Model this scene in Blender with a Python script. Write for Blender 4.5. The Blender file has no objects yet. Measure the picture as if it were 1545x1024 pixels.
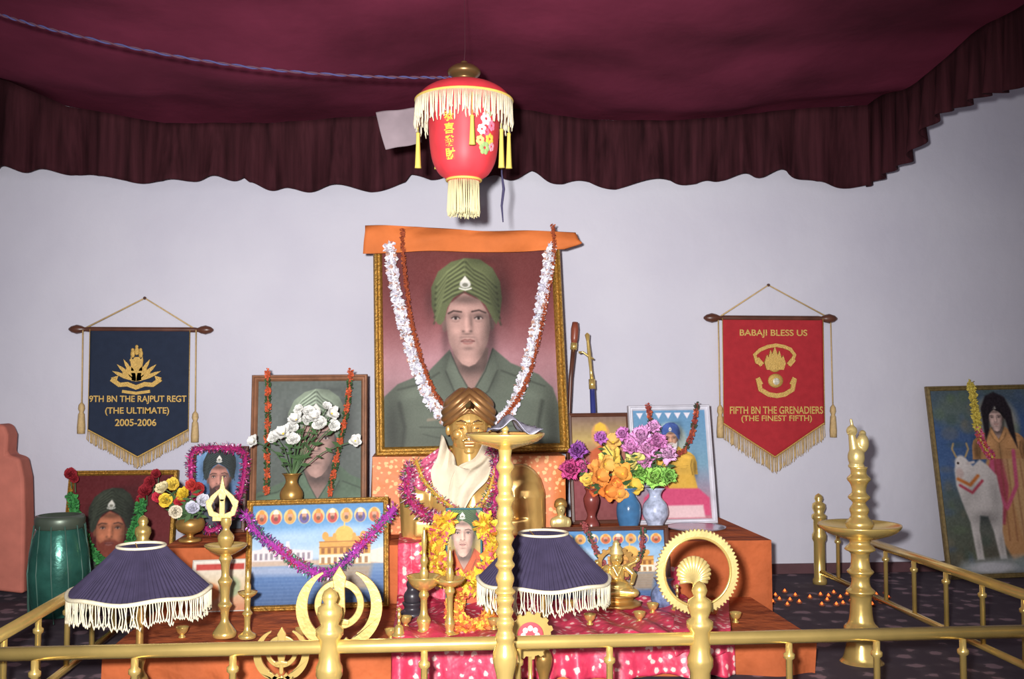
import bpy, math, random
import numpy as np
from mathutils import Vector, Matrix, Euler
random.seed(7); rng=np.random.RandomState(7)
S=bpy.context.scene
S.view_settings.view_transform='Standard'
F=1500.0
CAM=Vector((0,0,0.94)); pitch=math.radians(2.87); yaw=math.radians(5.0)
ROT=Matrix.Rotation(-yaw,3,'Z')@Matrix.Rotation(math.pi/2+pitch,3,'X')
def W(px,py,Y):
    d=ROT@Vector(((px-772.5)/F,-(py-512)/F,-1.0))
    return CAM+d*(Y/d.y)
def U(px,Y): return (W(px+1,600,Y)-W(px,600,Y)).length
def PX(x,y,z=1.):
    l=ROT.transposed()@(Vector((x,y,z))-CAM); return 772.5+F*l.x/(-l.z)
def lin(c):
    o=[]
    for v in c[:3]:
        v=(v*.91+15)/255.0  # duller, lifted values paint a film haze into every material colour
        o.append(v/12.92 if v<=.04045 else ((v+.055)/1.055)**2.4)
    return o
# ---------------------------------------------------------------- materials
def _base(name):
    m=bpy.data.materials.new(name); m.use_nodes=True
    nt=m.node_tree; b=nt.nodes['Principled BSDF']
    return m,nt,b
def _bump(nt,b,scale,strength,dist=.01):
    tc=nt.nodes.new('ShaderNodeTexCoord'); n=nt.nodes.new('ShaderNodeTexNoise'); n.inputs['Scale'].default_value=scale; n.inputs['Detail'].default_value=4
    bp=nt.nodes.new('ShaderNodeBump'); bp.inputs['Strength'].default_value=strength; bp.inputs['Distance'].default_value=dist
    nt.links.new(tc.outputs['Object'],n.inputs['Vector']); nt.links.new(n.outputs['Fac'],bp.inputs['Height']); nt.links.new(bp.outputs['Normal'],b.inputs['Normal'])
MC={}
def mat(name,col,rough=.5,metal=0,sheen=0,bump=0,bs=60,emis=0,var=.15,vs=12,spec=.5,dist=.01,stretch=None):
    if name in MC: return MC[name]
    m,nt,b=_base(name); c=lin(col)
    tc=nt.nodes.new('ShaderNodeTexCoord'); n=nt.nodes.new('ShaderNodeTexNoise'); n.inputs['Scale'].default_value=vs; n.inputs['Detail'].default_value=5
    r=nt.nodes.new('ShaderNodeValToRGB')
    r.color_ramp.elements[0].position=.3; r.color_ramp.elements[1].position=.7
    r.color_ramp.elements[0].color=[v*(1-var) for v in c]+[1]; r.color_ramp.elements[1].color=[min(1,v*(1+var)) for v in c]+[1]
    if stretch:
        mp=nt.nodes.new('ShaderNodeMapping'); mp.inputs['Scale'].default_value=stretch; nt.links.new(tc.outputs['Object'],mp.inputs['Vector']); nt.links.new(mp.outputs['Vector'],n.inputs['Vector'])
    else: nt.links.new(tc.outputs['Object'],n.inputs['Vector'])
    nt.links.new(n.outputs['Fac'],r.inputs['Fac']); nt.links.new(r.outputs['Color'],b.inputs['Base Color'])
    b.inputs['Roughness'].default_value=rough; b.inputs['Metallic'].default_value=metal; b.inputs['Specular IOR Level'].default_value=spec
    if bump: _bump(nt,b,bs,bump,dist)
    if emis:
        b.inputs['Emission Color'].default_value=c+[1]; b.inputs['Emission Strength'].default_value=emis
    MC[name]=m; return m
def vcm(name,rough=.6,metal=0,bump=0,bs=80,emis=0,spec=.4,sheen=0):
    if name in MC: return MC[name]
    m,nt,b=_base(name); a=nt.nodes.new('ShaderNodeAttribute'); a.attribute_name='Col'
    nt.links.new(a.outputs['Color'],b.inputs['Base Color'])
    b.inputs['Roughness'].default_value=rough; b.inputs['Metallic'].default_value=metal; b.inputs['Specular IOR Level'].default_value=spec
    if bump: _bump(nt,b,bs,bump)
    if emis: nt.links.new(a.outputs['Color'],b.inputs['Emission Color']); b.inputs['Emission Strength'].default_value=emis
    MC[name]=m; return m
def brocade(name,c1,c2,scale=28,th=.32,rough=.6,c3=None,bump=0,bs=8):
    m,nt,b=_base(name); tc=nt.nodes.new('ShaderNodeTexCoord'); v=nt.nodes.new('ShaderNodeTexVoronoi'); v.inputs['Scale'].default_value=scale; v.inputs['Randomness'].default_value=.75
    n=nt.nodes.new('ShaderNodeTexNoise'); n.inputs['Scale'].default_value=scale*1.6; n.inputs['Detail'].default_value=3
    mp=nt.nodes.new('ShaderNodeMath'); mp.operation='ADD'
    mm=nt.nodes.new('ShaderNodeMath'); mm.operation='MULTIPLY'; mm.inputs[1].default_value=.8
    r=nt.nodes.new('ShaderNodeValToRGB'); r.color_ramp.elements[0].position=th; r.color_ramp.elements[1].position=th+.07
    r.color_ramp.elements[0].color=lin(c2)+[1]; r.color_ramp.elements[1].color=lin(c1)+[1]
    if c3:
        e=r.color_ramp.elements.new(min(.98,th+.33)); e.color=lin(c3)+[1]
    nt.links.new(tc.outputs['Object'],v.inputs['Vector']); nt.links.new(tc.outputs['Object'],n.inputs['Vector'])
    nt.links.new(n.outputs['Fac'],mm.inputs[0]); nt.links.new(mm.outputs[0],mp.inputs[0]); nt.links.new(v.outputs['Distance'],mp.inputs[1])
    nt.links.new(mp.outputs[0],r.inputs['Fac']); nt.links.new(r.outputs['Color'],b.inputs['Base Color']); b.inputs['Roughness'].default_value=rough
    if bump: _bump(nt,b,bs,bump,.04)
    return m
BRASS=mat('polished_brass',(242,208,118),rough=.22,metal=.68,bump=.15,bs=35,var=.12,dist=.002)
BRASSD=mat('aged_brass',(184,140,70),rough=.34,metal=.62,bump=.25,bs=50,var=.25,dist=.003)
BUSTM=mat('golden_bust_metal',(228,182,100),rough=.25,metal=.5,bump=.12,bs=40,var=.12,dist=.002)
BRASSP=mat('pale_brass',(222,198,126),rough=.34,metal=.5,bump=.3,bs=90,var=.15,dist=.003)
GOLDF=mat('gilt_frame',(172,126,45),rough=.42,metal=.55,bump=.9,bs=140,var=.4,vs=90,dist=.006)
WOODF=mat('brown_wood',(132,86,58),rough=.4,bump=.2,bs=30,var=.25,vs=20)
DWOOD=mat('dark_wood',(80,42,28),rough=.35,var=.3)
CREAM=mat('cream_fringe',(218,208,176),rough=.8,var=.1,vs=80)
GFRINGE=mat('gold_fringe',(196,165,110),rough=.7,var=.15,vs=80)
GTHREAD=mat('gold_thread',(205,165,80),rough=.45,metal=.3,bump=.4,bs=300,var=.15,vs=150)
PAINTM=vcm('painted_picture',rough=.5,spec=.15)
PETAL=vcm('petals',rough=.7,spec=.2)
TINSEL=vcm('tinsel',rough=.25,metal=.4,spec=.8)
GREEN=mat('leaf_green',(60,92,50),rough=.6)
# ---------------------------------------------------------------- mesh kit
class MB:
    def __init__(s): s.v=[];s.f=[];s.c=[];s.m=[]
    def add(s,vf,col=(255,255,255),mi=0,M=None,lc=None):
        v,f=vf; o=len(s.v)
        if M is not None: v=[M@Vector(p) for p in v]
        s.v+= [tuple(p) for p in v]; s.f+=[tuple(i+o for i in q) for q in f]
        c=(lc if lc is not None else lin(col)); s.c+=[c]*len(v); s.m+=[mi]*len(f); return s
    def mesh(s,name,mats,smooth=True):
        me=bpy.data.meshes.new(name); me.from_pydata(s.v,[],s.f); 
        if not isinstance(mats,(list,tuple)): mats=[mats]
        for m in mats: me.materials.append(m)
        if any(s.m): me.polygons.foreach_set('material_index',s.m)
        ca=me.color_attributes.new('Col','FLOAT_COLOR','POINT')
        arr=np.ones((len(s.v),4),dtype=np.float32)
        if s.v: arr[:,:3]=np.array([c[:3] for c in s.c]); ca.data.foreach_set('color',arr.ravel())
        me.polygons.foreach_set('use_smooth',[smooth]*len(s.f)); me.update()
        return me
def one(vf,name,m,smooth=True): return MB().add(vf).mesh(name,m,smooth)
def obj(name,me,parent=None,loc=(0,0,0),rot=None,scale=None):
    o=bpy.data.objects.new(name,me); S.collection.objects.link(o); o.location=loc
    if rot is not None: o.rotation_euler=rot
    if scale is not None: o.scale=scale if hasattr(scale,'__len__') else (scale,)*3
    if parent: o.parent=parent
    return o
def tag(o,label,cat,group=None):
    o['label']=label;o['category']=cat
    if group:o['group']=group
    return o
def thing(name,label,cat,loc=(0,0,0),rot=None,group=None,me=None):
    o=obj(name,me,None,loc,rot); 
    if me is None:o.empty_display_size=.05
    return tag(o,label,cat,group)
def angle_smooth(o,a=40):
    me=o.data
    try: me.set_sharp_from_angle(angle=math.radians(a))
    except Exception: pass
def bevel(o,w,seg=2):
    b=o.modifiers.new('b','BEVEL'); b.width=w;b.segments=seg;b.limit_method='ANGLE'
    return o
def solid(o,t):
    b=o.modifiers.new('s','SOLIDIFY'); b.thickness=t;b.offset=0; return o
def lathe(pr,seg=28,lob=0,lk=0):
    v=[];f=[]
    for r,z in pr:
        for j in range(seg):
            a=2*math.pi*j/seg; rr=r*(1+lob*math.cos(lk*a)); v.append((rr*math.cos(a),rr*math.sin(a),z))
    n=len(pr)
    for i in range(n-1):
        for j in range(seg):
            k=(j+1)%seg; f.append((i*seg+j,i*seg+k,(i+1)*seg+k,(i+1)*seg+j))
    if pr[0][0]>1e-4: f.append(tuple(range(seg-1,-1,-1)))
    if pr[-1][0]>1e-4: f.append(tuple((n-1)*seg+j for j in range(seg)))
    if pr[0][1]>pr[-1][1]: f=[tuple(reversed(q)) for q in f]
    return v,f
def smoothprof(pr,k=3):
    pts=[Vector((r,z,0)) for r,z in pr]; q=catmull(pts,k); return [(max(0.0005,p.x),p.y) for p in q]
def catmull(p,k):
    out=[];n=len(p)
    for i in range(n-1):
        a=p[max(i-1,0)];b=p[i];c=p[i+1];d=p[min(i+2,n-1)]
        for j in range(k):
            t=j/k
            out.append(.5*((2*b)+(c-a)*t+(2*a-5*b+4*c-d)*t*t+(3*b-a-3*c+d)*t**3))
    out.append(p[-1].copy()); return out
def tube(pts,r,seg=8,closed=False):
    pts=[Vector(p) for p in pts]; n=len(pts); rs=r if hasattr(r,'__len__') else [r]*n
    v=[];f=[];up=None
    for i in range(n):
        if closed: t=pts[(i+1)%n]-pts[i-1]
        else: t=pts[min(i+1,n-1)]-pts[max(i-1,0)]
        if t.length<1e-9: t=Vector((0,0,1))
        t.normalize()
        if up is None: up=Vector((0,0,1)) if abs(t.z)<.9 else Vector((0,-1,0))
        up=(up-t*up.dot(t)); 
        if up.length<1e-6: up=t.orthogonal()
        up.normalize(); s=t.cross(up)
        for j in range(seg):
            a=2*math.pi*j/seg; v.append(pts[i]+(up*math.cos(a)+s*math.sin(a))*rs[i])
    m=n if closed else n-1
    for i in range(m):
        i2=(i+1)%n
        for j in range(seg):
            k=(j+1)%seg; f.append((i*seg+j,i*seg+k,i2*seg+k,i2*seg+j))
    if not closed: f.append(tuple(range(seg-1,-1,-1))); f.append(tuple((n-1)*seg+j for j in range(seg)))
    return v,f
def box(x0,x1,y0,y1,z0,z1):
    v=[(x,y,z) for z in(z0,z1) for y in(y0,y1) for x in(x0,x1)]
    return v,[(0,2,3,1),(4,5,7,6),(0,1,5,4),(2,6,7,3),(0,4,6,2),(1,3,7,5)]
def ellip(c,r,seg=20,rings=12,R=None):
    v=[];f=[];c=Vector(c)
    for i in range(rings+1):
        p=math.pi*i/rings
        for j in range(seg):
            a=2*math.pi*j/seg; q=Vector((r[0]*math.sin(p)*math.cos(a),r[1]*math.sin(p)*math.sin(a),r[2]*math.cos(p)))
            if R: q=R@q
            v.append(c+q)
    for i in range(rings):
        for j in range(seg):
            k=(j+1)%seg; f.append((i*seg+j,(i+1)*seg+j,(i+1)*seg+k,i*seg+k))
    return v,f
def prism(pts,y0,y1):
    n=len(pts); ar=sum(pts[i][0]*pts[(i+1)%n][1]-pts[(i+1)%n][0]*pts[i][1] for i in range(n))
    if ar<0: pts=list(reversed(pts))
    v=[(x,y0,z) for x,z in pts]+[(x,y1,z) for x,z in pts]
    f=[tuple(range(n)),tuple(range(2*n-1,n-1,-1))]
    for i in range(n):
        k=(i+1)%n; f.append((i,i+n,k+n,k))
    return v,f
def annulus(ri,ro,y0,y1,cz,n=224,tooth=0,per=2):
    v=[];f=[]
    for j in range(n):
        a=2*math.pi*j/n;o=ro+(tooth if (j//per)%2 else 0)
        for r,y in((ri,y0),(o,y0),(o,y1),(ri,y1)): v.append((r*math.cos(a),y,cz+r*math.sin(a)))
    for j in range(n):
        k=(j+1)%n
        for q in range(4):
            w_=(q+1)%4;f.append((j*4+q,j*4+w_,k*4+w_,k*4+q))
    return v,f
def arc(cx,cz,r,a0,a1,n=16,rz=None):
    rz=rz or r
    return [(cx+r*math.cos(math.radians(a0+(a1-a0)*i/n)),cz+rz*math.sin(math.radians(a0+(a1-a0)*i/n))) for i in range(n+1)]
def band(pts,w,y0,y1):
    L=[];R=[]
    for i,(x,z) in enumerate(pts):
        a=pts[max(i-1,0)];b=pts[min(i+1,len(pts)-1)]; dx,dz=b[0]-a[0],b[1]-a[1];l=math.hypot(dx,dz) or 1
        ww=w[i] if hasattr(w,'__len__') else w
        L.append((x-dz/l*ww/2,z+dx/l*ww/2));R.append((x+dz/l*ww/2,z-dx/l*ww/2))
    return prism(L+R[::-1],y0,y1)
def grid(fn,nu,nv):
    v=[fn(i/nu,j/nv) for j in range(nv+1) for i in range(nu+1)]
    f=[(j*(nu+1)+i,j*(nu+1)+i+1,(j+1)*(nu+1)+i+1,(j+1)*(nu+1)+i) for j in range(nv) for i in range(nu)]
    return v,f
def blob(shapes,voxel,m,name,it=3):
    mb=MB()
    for s in shapes:
        if s[0]=='e': mb.add(ellip(s[1],s[2],20,14,s[3] if len(s)>3 else None))
        elif s[0]=='b': mb.add(box(*s[1]))
        else:
            a,b,r0,r1=Vector(s[1]),Vector(s[2]),s[3],s[4]
            mb.add(tube([a,a.lerp(b,.5),b],[r0,(r0+r1)/2,r1],14)); mb.add(ellip(a,(r0,)*3,14,10)); mb.add(ellip(b,(r1,)*3,14,10))
    me=mb.mesh('t',m); o=bpy.data.objects.new('t',me); S.collection.objects.link(o)
    r=o.modifiers.new('r','REMESH'); r.mode='VOXEL'; r.voxel_size=voxel
    k=o.modifiers.new('k','SMOOTH'); k.iterations=it; k.factor=.5
    dg=bpy.context.evaluated_depsgraph_get(); dg.update(); me2=bpy.data.meshes.new_from_object(o.evaluated_get(dg)); bpy.data.objects.remove(o)
    me2.name=name; me2.materials.clear(); me2.materials.append(m)
    me2.polygons.foreach_set('use_smooth',[True]*len(me2.polygons)); return me2
def text_mesh(body,width,height,m,ext=.0012,off=.0):
    c=bpy.data.curves.new('t','FONT'); c.body=body; c.align_x='CENTER'; c.size=1; c.offset=off; c.extrude=.02
    o=bpy.data.objects.new('t',c); S.collection.objects.link(o); dg=bpy.context.evaluated_depsgraph_get(); dg.update()
    me=bpy.data.meshes.new_from_object(o.evaluated_get(dg)); bpy.data.objects.remove(o)
    n=len(me.vertices)
    if n==0: return me
    a=np.zeros(n*3); me.vertices.foreach_get('co',a); a=a.reshape(-1,3); mn=a.min(0);mx=a.max(0)
    b=np.zeros_like(a); b[:,0]=(a[:,0]-(mn[0]+mx[0])/2)/(mx[0]-mn[0])*width; b[:,2]=(a[:,1]-(mn[1]+mx[1])/2)/(mx[1]-mn[1])*height; b[:,1]=-np.sign(a[:,2])*ext
    me.vertices.foreach_set('co',b.ravel()); me.materials.clear(); me.materials.append(m); me.update(); me.name='lettering'
    return me
# ---------------------------------------------------------------- painter
class Paint:
    def __init__(s,x0,y0,x1,y1,nx,base):
        s.b=(x0,y0,x1,y1); s.nx=nx; s.ny=int(nx*(y1-y0)/(x1-x0))
        s.X,s.Y=np.meshgrid(np.linspace(x0,x1,s.nx),np.linspace(y0,y1,s.ny)); s.C=np.zeros(s.X.shape+(3,)); s.C[:]=base
        s.k=1;s.o=(0,0);s.q=(0,0)
    def T(s,k,q,o): s.k=k;s.q=q;s.o=o
    def t(s,x,y): return (s.o[0]+(x-s.q[0])*s.k,s.o[1]+(y-s.q[1])*s.k)
    def put(s,a,col): a=np.clip(a,0,1)[...,None]; s.C=s.C*(1-a)+np.array(col,float)*a
    def mul(s,a,f): a=np.clip(a,0,1)[...,None]; s.C=s.C*(1-a+a*f)
    def blob(s,cx,cy,rx,ry,f,a=1,rot=0):
        cx,cy=s.t(cx,cy);rx*=s.k;ry*=s.k;dx=s.X-cx;dy=s.Y-cy;c,n=math.cos(rot),math.sin(rot)
        u=(dx*c+dy*n)/rx;v=(-dx*n+dy*c)/ry;s.mul(a*np.exp(-(u*u+v*v)),f)
    def ell(s,cx,cy,rx,ry,col,soft=1.,rot=0,a=1):
        cx,cy=s.t(cx,cy);rx*=s.k;ry*=s.k;dx=s.X-cx;dy=s.Y-cy;c,n=math.cos(rot),math.sin(rot)
        u=(dx*c+dy*n)/rx;v=(-dx*n+dy*c)/ry;d=np.sqrt(u*u+v*v); s.put(a*np.clip((1-d)*min(rx,ry)/max(soft*s.k,.4)+.5,0,1),col)
    def poly(s,pts,col,soft=1.2,a=1):
        P=[s.t(*p) for p in pts]; ins=np.zeros(s.X.shape,bool); D=np.full(s.X.shape,1e9)
        for i in range(len(P)):
            x1,y1=P[i];x2,y2=P[(i+1)%len(P)]
            if y1!=y2:
                c=((y1>s.Y)!=(y2>s.Y))&(s.X<(x2-x1)*(s.Y-y1)/(y2-y1)+x1); ins^=c
            D=np.minimum(D,s._d(x1,y1,x2,y2))
        s.put(a*np.clip(.5+np.where(ins,D,-D)/max(soft*s.k,.4),0,1),col)
    def _d(s,x1,y1,x2,y2):
        dx,dy=x2-x1,y2-y1;L=dx*dx+dy*dy+1e-9;t=np.clip(((s.X-x1)*dx+(s.Y-y1)*dy)/L,0,1); return np.hypot(s.X-x1-t*dx,s.Y-y1-t*dy)
    def line(s,pts,w,col,soft=1.,a=1):
        P=[s.t(*p) for p in pts];D=np.full(s.X.shape,1e9)
        for i in range(len(P)-1): D=np.minimum(D,s._d(*P[i],*P[i+1]))
        s.put(a*np.clip(.5+(w*s.k/2-D)/max(soft*s.k,.4),0,1),col)
    def grad(s,st):
        ys=[q[0] for q in st]
        for k in range(3): s.C[...,k]=np.interp(s.Y,ys,[q[1][k] for q in st])
    def noise(s,a,sc=1):
        n=rng.rand(max(2,int(s.ny/sc))+2,max(2,int(s.nx/sc))+2)-.5
        yi=np.clip((np.arange(s.ny)/sc).astype(int),0,n.shape[0]-1);xi=np.clip((np.arange(s.nx)/sc).astype(int),0,n.shape[1]-1)
        s.C+=n[yi][:,xi][...,None]*a
    def blur(s,n=1):
        for _ in range(n):
            A=np.pad(s.C,((1,1),(1,1),(0,0)),'edge');s.C=(A[:-2,1:-1]+A[2:,1:-1]+A[1:-1,:-2]+A[1:-1,2:]+2*A[1:-1,1:-1])/6
    def desat(s,k,lift=0):
        g=s.C.mean(2,keepdims=True);s.C=g+(s.C-g)*k+lift
    def mesh(s,w,h,name='canvas',m=None):
        C=np.clip(s.C*.95+8,0,255)/255.;C=np.where(C<=.04045,C/12.92,((C+.055)/1.055)**2.4)  # the same hazy lift is mixed into the picture colours
        x0,y0,x1,y1=s.b;X=((s.X-x0)/(x1-x0)-.5)*w;Z=(1-(s.Y-y0)/(y1-y0))*h
        ny,nx=X.shape;v=np.stack([X,np.zeros_like(X),Z],-1).reshape(-1,3)
        i=np.arange(ny*nx).reshape(ny,nx);f=np.stack([i[1:,:-1],i[1:,1:],i[:-1,1:],i[:-1,:-1]],-1).reshape(-1,4)
        me=bpy.data.meshes.new(name);me.from_pydata(v.tolist(),[],f.tolist());me.materials.append(m or PAINTM)
        ca=me.color_attributes.new('Col','FLOAT_COLOR','POINT');A=np.ones((ny*nx,4),np.float32);A[:,:3]=C.reshape(-1,3);ca.data.foreach_set('color',A.ravel());me.update();return me
def soldier(p,tc=(92,100,66),sk=(180,142,132),sh=(84,92,80),beard=None):
    D=lambda c,k:tuple(min(255,v*k) for v in c)
    SH=[(570,690),(575,622),(584,596),(604,578),(650,560),(683,528),(692,560),(712,592),(738,555),(748,526),(775,549),(817,566),(838,586),(848,620),(850,690)]
    p.poly(SH,sh,1.8)
    p.blob(596,650,16,60,.5,.85);p.blob(836,650,14,60,.5,.85);p.blob(655,620,30,40,1.2,.6);p.blob(770,620,28,40,1.14,.5);p.blob(712,655,14,50,.75,.6);p.blob(625,592,24,9,1.25,.7,-.3);p.blob(797,594,24,9,1.2,.7,.3);p.blob(650,660,40,14,.85,.6);p.blob(770,665,40,14,.85,.6)
    p.line([(606,606),(613,640),(606,690)],5,D(sh,.5),6,a=.8);p.line([(821,606),(813,640),(820,690)],5,D(sh,.5),6,a=.8)
    p.line([(604,586),(640,578),(666,562)],2.4,D(sh,.6),2.4,a=.7); p.line([(760,560),(792,572),(826,584)],2.4,D(sh,.58),2.4,a=.7)
    p.poly([(688,528),(690,562),(712,596),(737,558),(742,526)],D(sk,.82),2);p.blob(714,555,26,12,.5,.95);p.blob(738,560,8,22,.6,.8);p.blob(700,578,8,10,1.1,.5)
    p.poly([(684,533),(676,560),(688,590),(712,612),(716,596),(696,562)],D(sh,1.16),2.4); p.poly([(748,528),(754,560),(739,590),(713,612),(711,596),(734,560)],D(sh,1.08),2.4)
    p.blob(682,572,6,16,.82,.7,-.4);p.blob(750,572,6,16,.8,.7,.4)
    p.line([(676,560),(688,590),(712,613),(739,590),(754,560)],1.6,D(sh,.55),2.2,a=.9);p.line([(684,533),(696,562),(714,594),(736,560),(748,528)],1.4,D(sh,.5),1.4,a=.9)
    p.line([(713,614),(713,690)],1.6,D(sh,.58),2); p.line([(636,640),(690,642)],1.4,D(sh,.6),1.8,a=.8);p.line([(738,642),(800,640)],1.4,D(sh,.6),1.8,a=.8);p.line([(640,650),(664,656),(688,652)],1.4,D(sh,.66),1.8,a=.7);p.line([(740,652),(768,657),(798,650)],1.4,D(sh,.66),1.8,a=.7)
    for y in(632,660): p.ell(712,y,2,2,D(sh,.48))
    p.line([(648,630),(664,628)],4,(140,126,108),1.8,a=.8)
    p.ell(676,492,4,10,D(sk,.8),2);p.ell(748,490,4,10,D(sk,.7),2)
    p.poly([(678,478),(685,460),(706,444),(731,455),(744,476),(745.5,497),(741,518),(732,537),(721,550),(711,554),(701,550),(690,536),(682,518),(679,498)],sk,1.4)
    p.blob(745,505,10,40,.5,.95);p.blob(677,508,7,36,.64,.9);p.blob(733,535,10,12,.6,.85,.6);p.blob(689,536,8,12,.7,.85);p.blob(733,513,6,14,.8,.6);p.blob(689,515,5,12,.84,.6)
    p.blob(711,454,34,8,.55,.9);p.blob(703,465,14,7,1.12,.8);p.blob(693,501,7,5,1.13,.9);p.blob(728,501,6,5,1.04,.8);p.blob(710,544,7,4,1.1,.9);p.blob(711,527,9,2.8,.72,.9)
    p.blob(699,516,3,9,.84,.7,.3);p.blob(724,516,3,9,.8,.7,-.3)
    if beard:
        p.poly([(681,506),(690,516),(700,509),(712,507),(724,509),(734,514),(745,502),(742,532),(729,560),(712,572),(695,562),(684,536)],beard,4);p.blob(712,550,16,16,1.2,.6)
    p.blob(693,478.5,11,5,.6,.9);p.blob(728.5,478.5,11,5,.54,.9)
    p.line([(682,475),(690,471),(702,472.6)],2.3,(52,38,34),1.4,a=.95);p.line([(718,472.2),(729,470),(739,474)],2.3,(50,36,34),1.4,a=.95)
    for ex in(693,728):
        p.ell(ex,482.2,5.2,1.9,(196,182,174),1.1,a=.9);p.ell(ex,482,2.3,2.3,(34,24,24),.9);p.line([(ex-6.4,482),(ex-2,479.6),(ex+3,479.7),(ex+6.4,482.4)],1.4,(44,30,30),1.1);p.line([(ex-5,486.4),(ex,487.6),(ex+5,486.4)],1.1,D(sk,.68),1.8,a=.7)
    p.blob(716.5,488,3,12,.66,.9,-.08);p.blob(709,488,2.6,13,1.17,.9);p.blob(710,499,4,2.6,1.1,.9)
    p.blob(704,501.6,2.4,1.8,.55,.95);p.blob(715.5,501.6,2.4,1.8,.5,.95);p.blob(710,505.6,7,1.5,.62,.9)
    p.line([(701,516),(706,514),(710,515),(714,514),(720,516)],2.,(126,78,74),1.3);p.line([(704,518.8),(710,520.3),(717,518.8)],2.1,(154,102,96),1.5);p.line([(700,516.6),(710,517.2),(721,516.6)],.9,(74,38,40),.9);p.line([(699,510.6),(709,509.8),(721,510.6)],1.8,D(sk,.68),2,a=.7)
    T=[(665,490),(657,464),(657,436),(668,412),(688,397),(710,391),(733,393),(752,406),(763,427),(765,452),(761,478),(755,492),(748,480),(739,462),(726,451),(707,441),(690,452),(681,466),(676,484),(670,492)]
    p.poly(T,tc,1.3)
    for k in range(7):
        f=k/6
        p.line([(660+f*4,490-f*54),(671+f*10,460-f*44),(688+f*6,449-f*42),(707,443-f*46)],2.6,D(tc,.55),2.4,a=.75)
        p.line([(662+f*4,486-f*54),(673+f*10,456-f*44),(690+f*6,445-f*42),(708,439-f*46)],2.4,D(tc,1.42),2.2,a=.7)
        p.line([(762-f*5,492-f*56),(750-f*11,462-f*44),(731-f*9,451-f*42),(711,443-f*46)],2.6,D(tc,.5),2.4,a=.75)
        p.line([(760-f*5,488-f*56),(748-f*11,458-f*44),(729-f*9,447-f*42),(711,439-f*46)],2.2,D(tc,1.25),2.2,a=.6)
    p.blob(764,450,18,50,.5,.85);p.blob(690,412,24,14,1.2,.6);p.blob(655,460,9,30,.65,.7);p.blob(735,394,25,7,.7,.7)
    p.ell(709,431,8.5,6,(205,205,195),1);p.poly([(701,428),(709,418),(717,428)],(222,220,208),.8);p.ell(709,432,4.5,3,(120,120,105),.8);p.line([(700,437),(709,439.5),(718,437)],2.2,(228,228,218),.8)
def frame_mesh(w,h,fw,t,m,name='frame'):
    prof=[(0,t*.5),(0,-t*.4),(fw*.15,-t*.7),(fw*.35,-t*.75),(fw*.5,-t*.45),(fw*.7,-t*.5),(fw*.88,-t*.3),(fw,-t*.05),(fw,t*.5)]
    C=[(-1,0),(1,0),(1,1),(-1,1)]; v=[];f=[];n=len(prof)
    for sx,top in C:
        for i,d in prof: v.append((sx*(w/2-i),d,(h-i) if top else i))
    for c in range(4):
        c2=(c+1)%4
        for i in range(n):
            k=(i+1)%n; f.append((c*n+i,c2*n+i,c2*n+k,c*n+k))
    return one((v,f),name,m,False)
def picture(name,label,cor,Yb,Yt,fw,fm,painter,z0=None,t=.03,dyR=0,cat='picture'):
    TL,TR,BR,BL=cor
    bl=W(*BL,Yb);br=W(*BR,Yb+dyR);tl=W(*TL,Yt);tr=W(*TR,Yt+dyR)
    if z0 is not None: bl.z=br.z=z0
    R=((br-bl)+(tr-tl));w=R.length/2;R.normalize();Uv=((tl-bl)+(tr-br));h=Uv.length/2;Uv.normalize();Uv=(Uv-R*Uv.dot(R)).normalized();N=Uv.cross(R)
    M=Matrix((R,N,Uv)).transposed().to_4x4();M.translation=(bl+br)/2
    e=thing(name,label,cat);e.matrix_world=M
    f=fw*U((TL[0]+TR[0])/2,Yb)
    obj('frame',frame_mesh(w,h,f,t,fm),e)
    obj('canvas',painter.mesh(w-2*f*.92,h-2*f*.92),e,(0,-t*.08,f*.92))
    obj('backing',one(box(-w/2+f*.5,w/2-f*.5,t*.1,t*.4,f*.5,h-f*.5),'backing',DWOOD,False),e)
    return e,w,h
# ---------------------------------------------------------------- garland etc
def garland(name,label,pts,rad,cols,step=.008,pet=7,ps=.012,m=None,group=None,sp=False,parent=None):
    pts=[Vector(p) for p in pts];q=catmull(pts,10);d=[0]
    for i in range(1,len(q)): d.append(d[-1]+(q[i]-q[i-1]).length)
    L=d[-1];n=max(3,int(L/step));mb=MB();mb.add(tube(q,rad*.35,6),cols(0,0))
    for i in range(n):
        s=L*i/n;k=max(j for j in range(len(d)) if d[j]<=s);k=min(k,len(q)-2);tt=(s-d[k])/max(d[k+1]-d[k],1e-9);c=q[k].lerp(q[k+1],tt)
        for _ in range(pet):
            v=Vector((random.gauss(0,1),random.gauss(0,1),random.gauss(0,1))).normalized()
            a=v.orthogonal().normalized();a.rotate(Matrix.Rotation(random.random()*6.3,3,v));b=v.cross(a)
            r=rad*random.uniform(.75,1.15);wd=ps*random.uniform(.6,1.1)
            c0=c+v*r*.2;c1=c+v*r*.75;c2=c+v*r+b*wd*.3
            ww=wd*.12 if sp else wd*.5
            mb.add(([c0,c1+a*ww,c2,c1-a*ww],[(0,1,2,3)]),cols(i/n,random.random()))
    me=mb.mesh(name,m or PETAL,False)
    if parent: return obj(name,me,parent)
    return tag(obj(name,me),label,'garland',group)
def pick(*cs): return lambda f,r:cs[int(r*len(cs))%len(cs)]
def bands(k,*cs): 
    def g(f,r):
        c=cs[int(f*k)%len(cs)];j=.85+.3*r;return tuple(min(255,v*j) for v in c)
    return g
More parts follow.
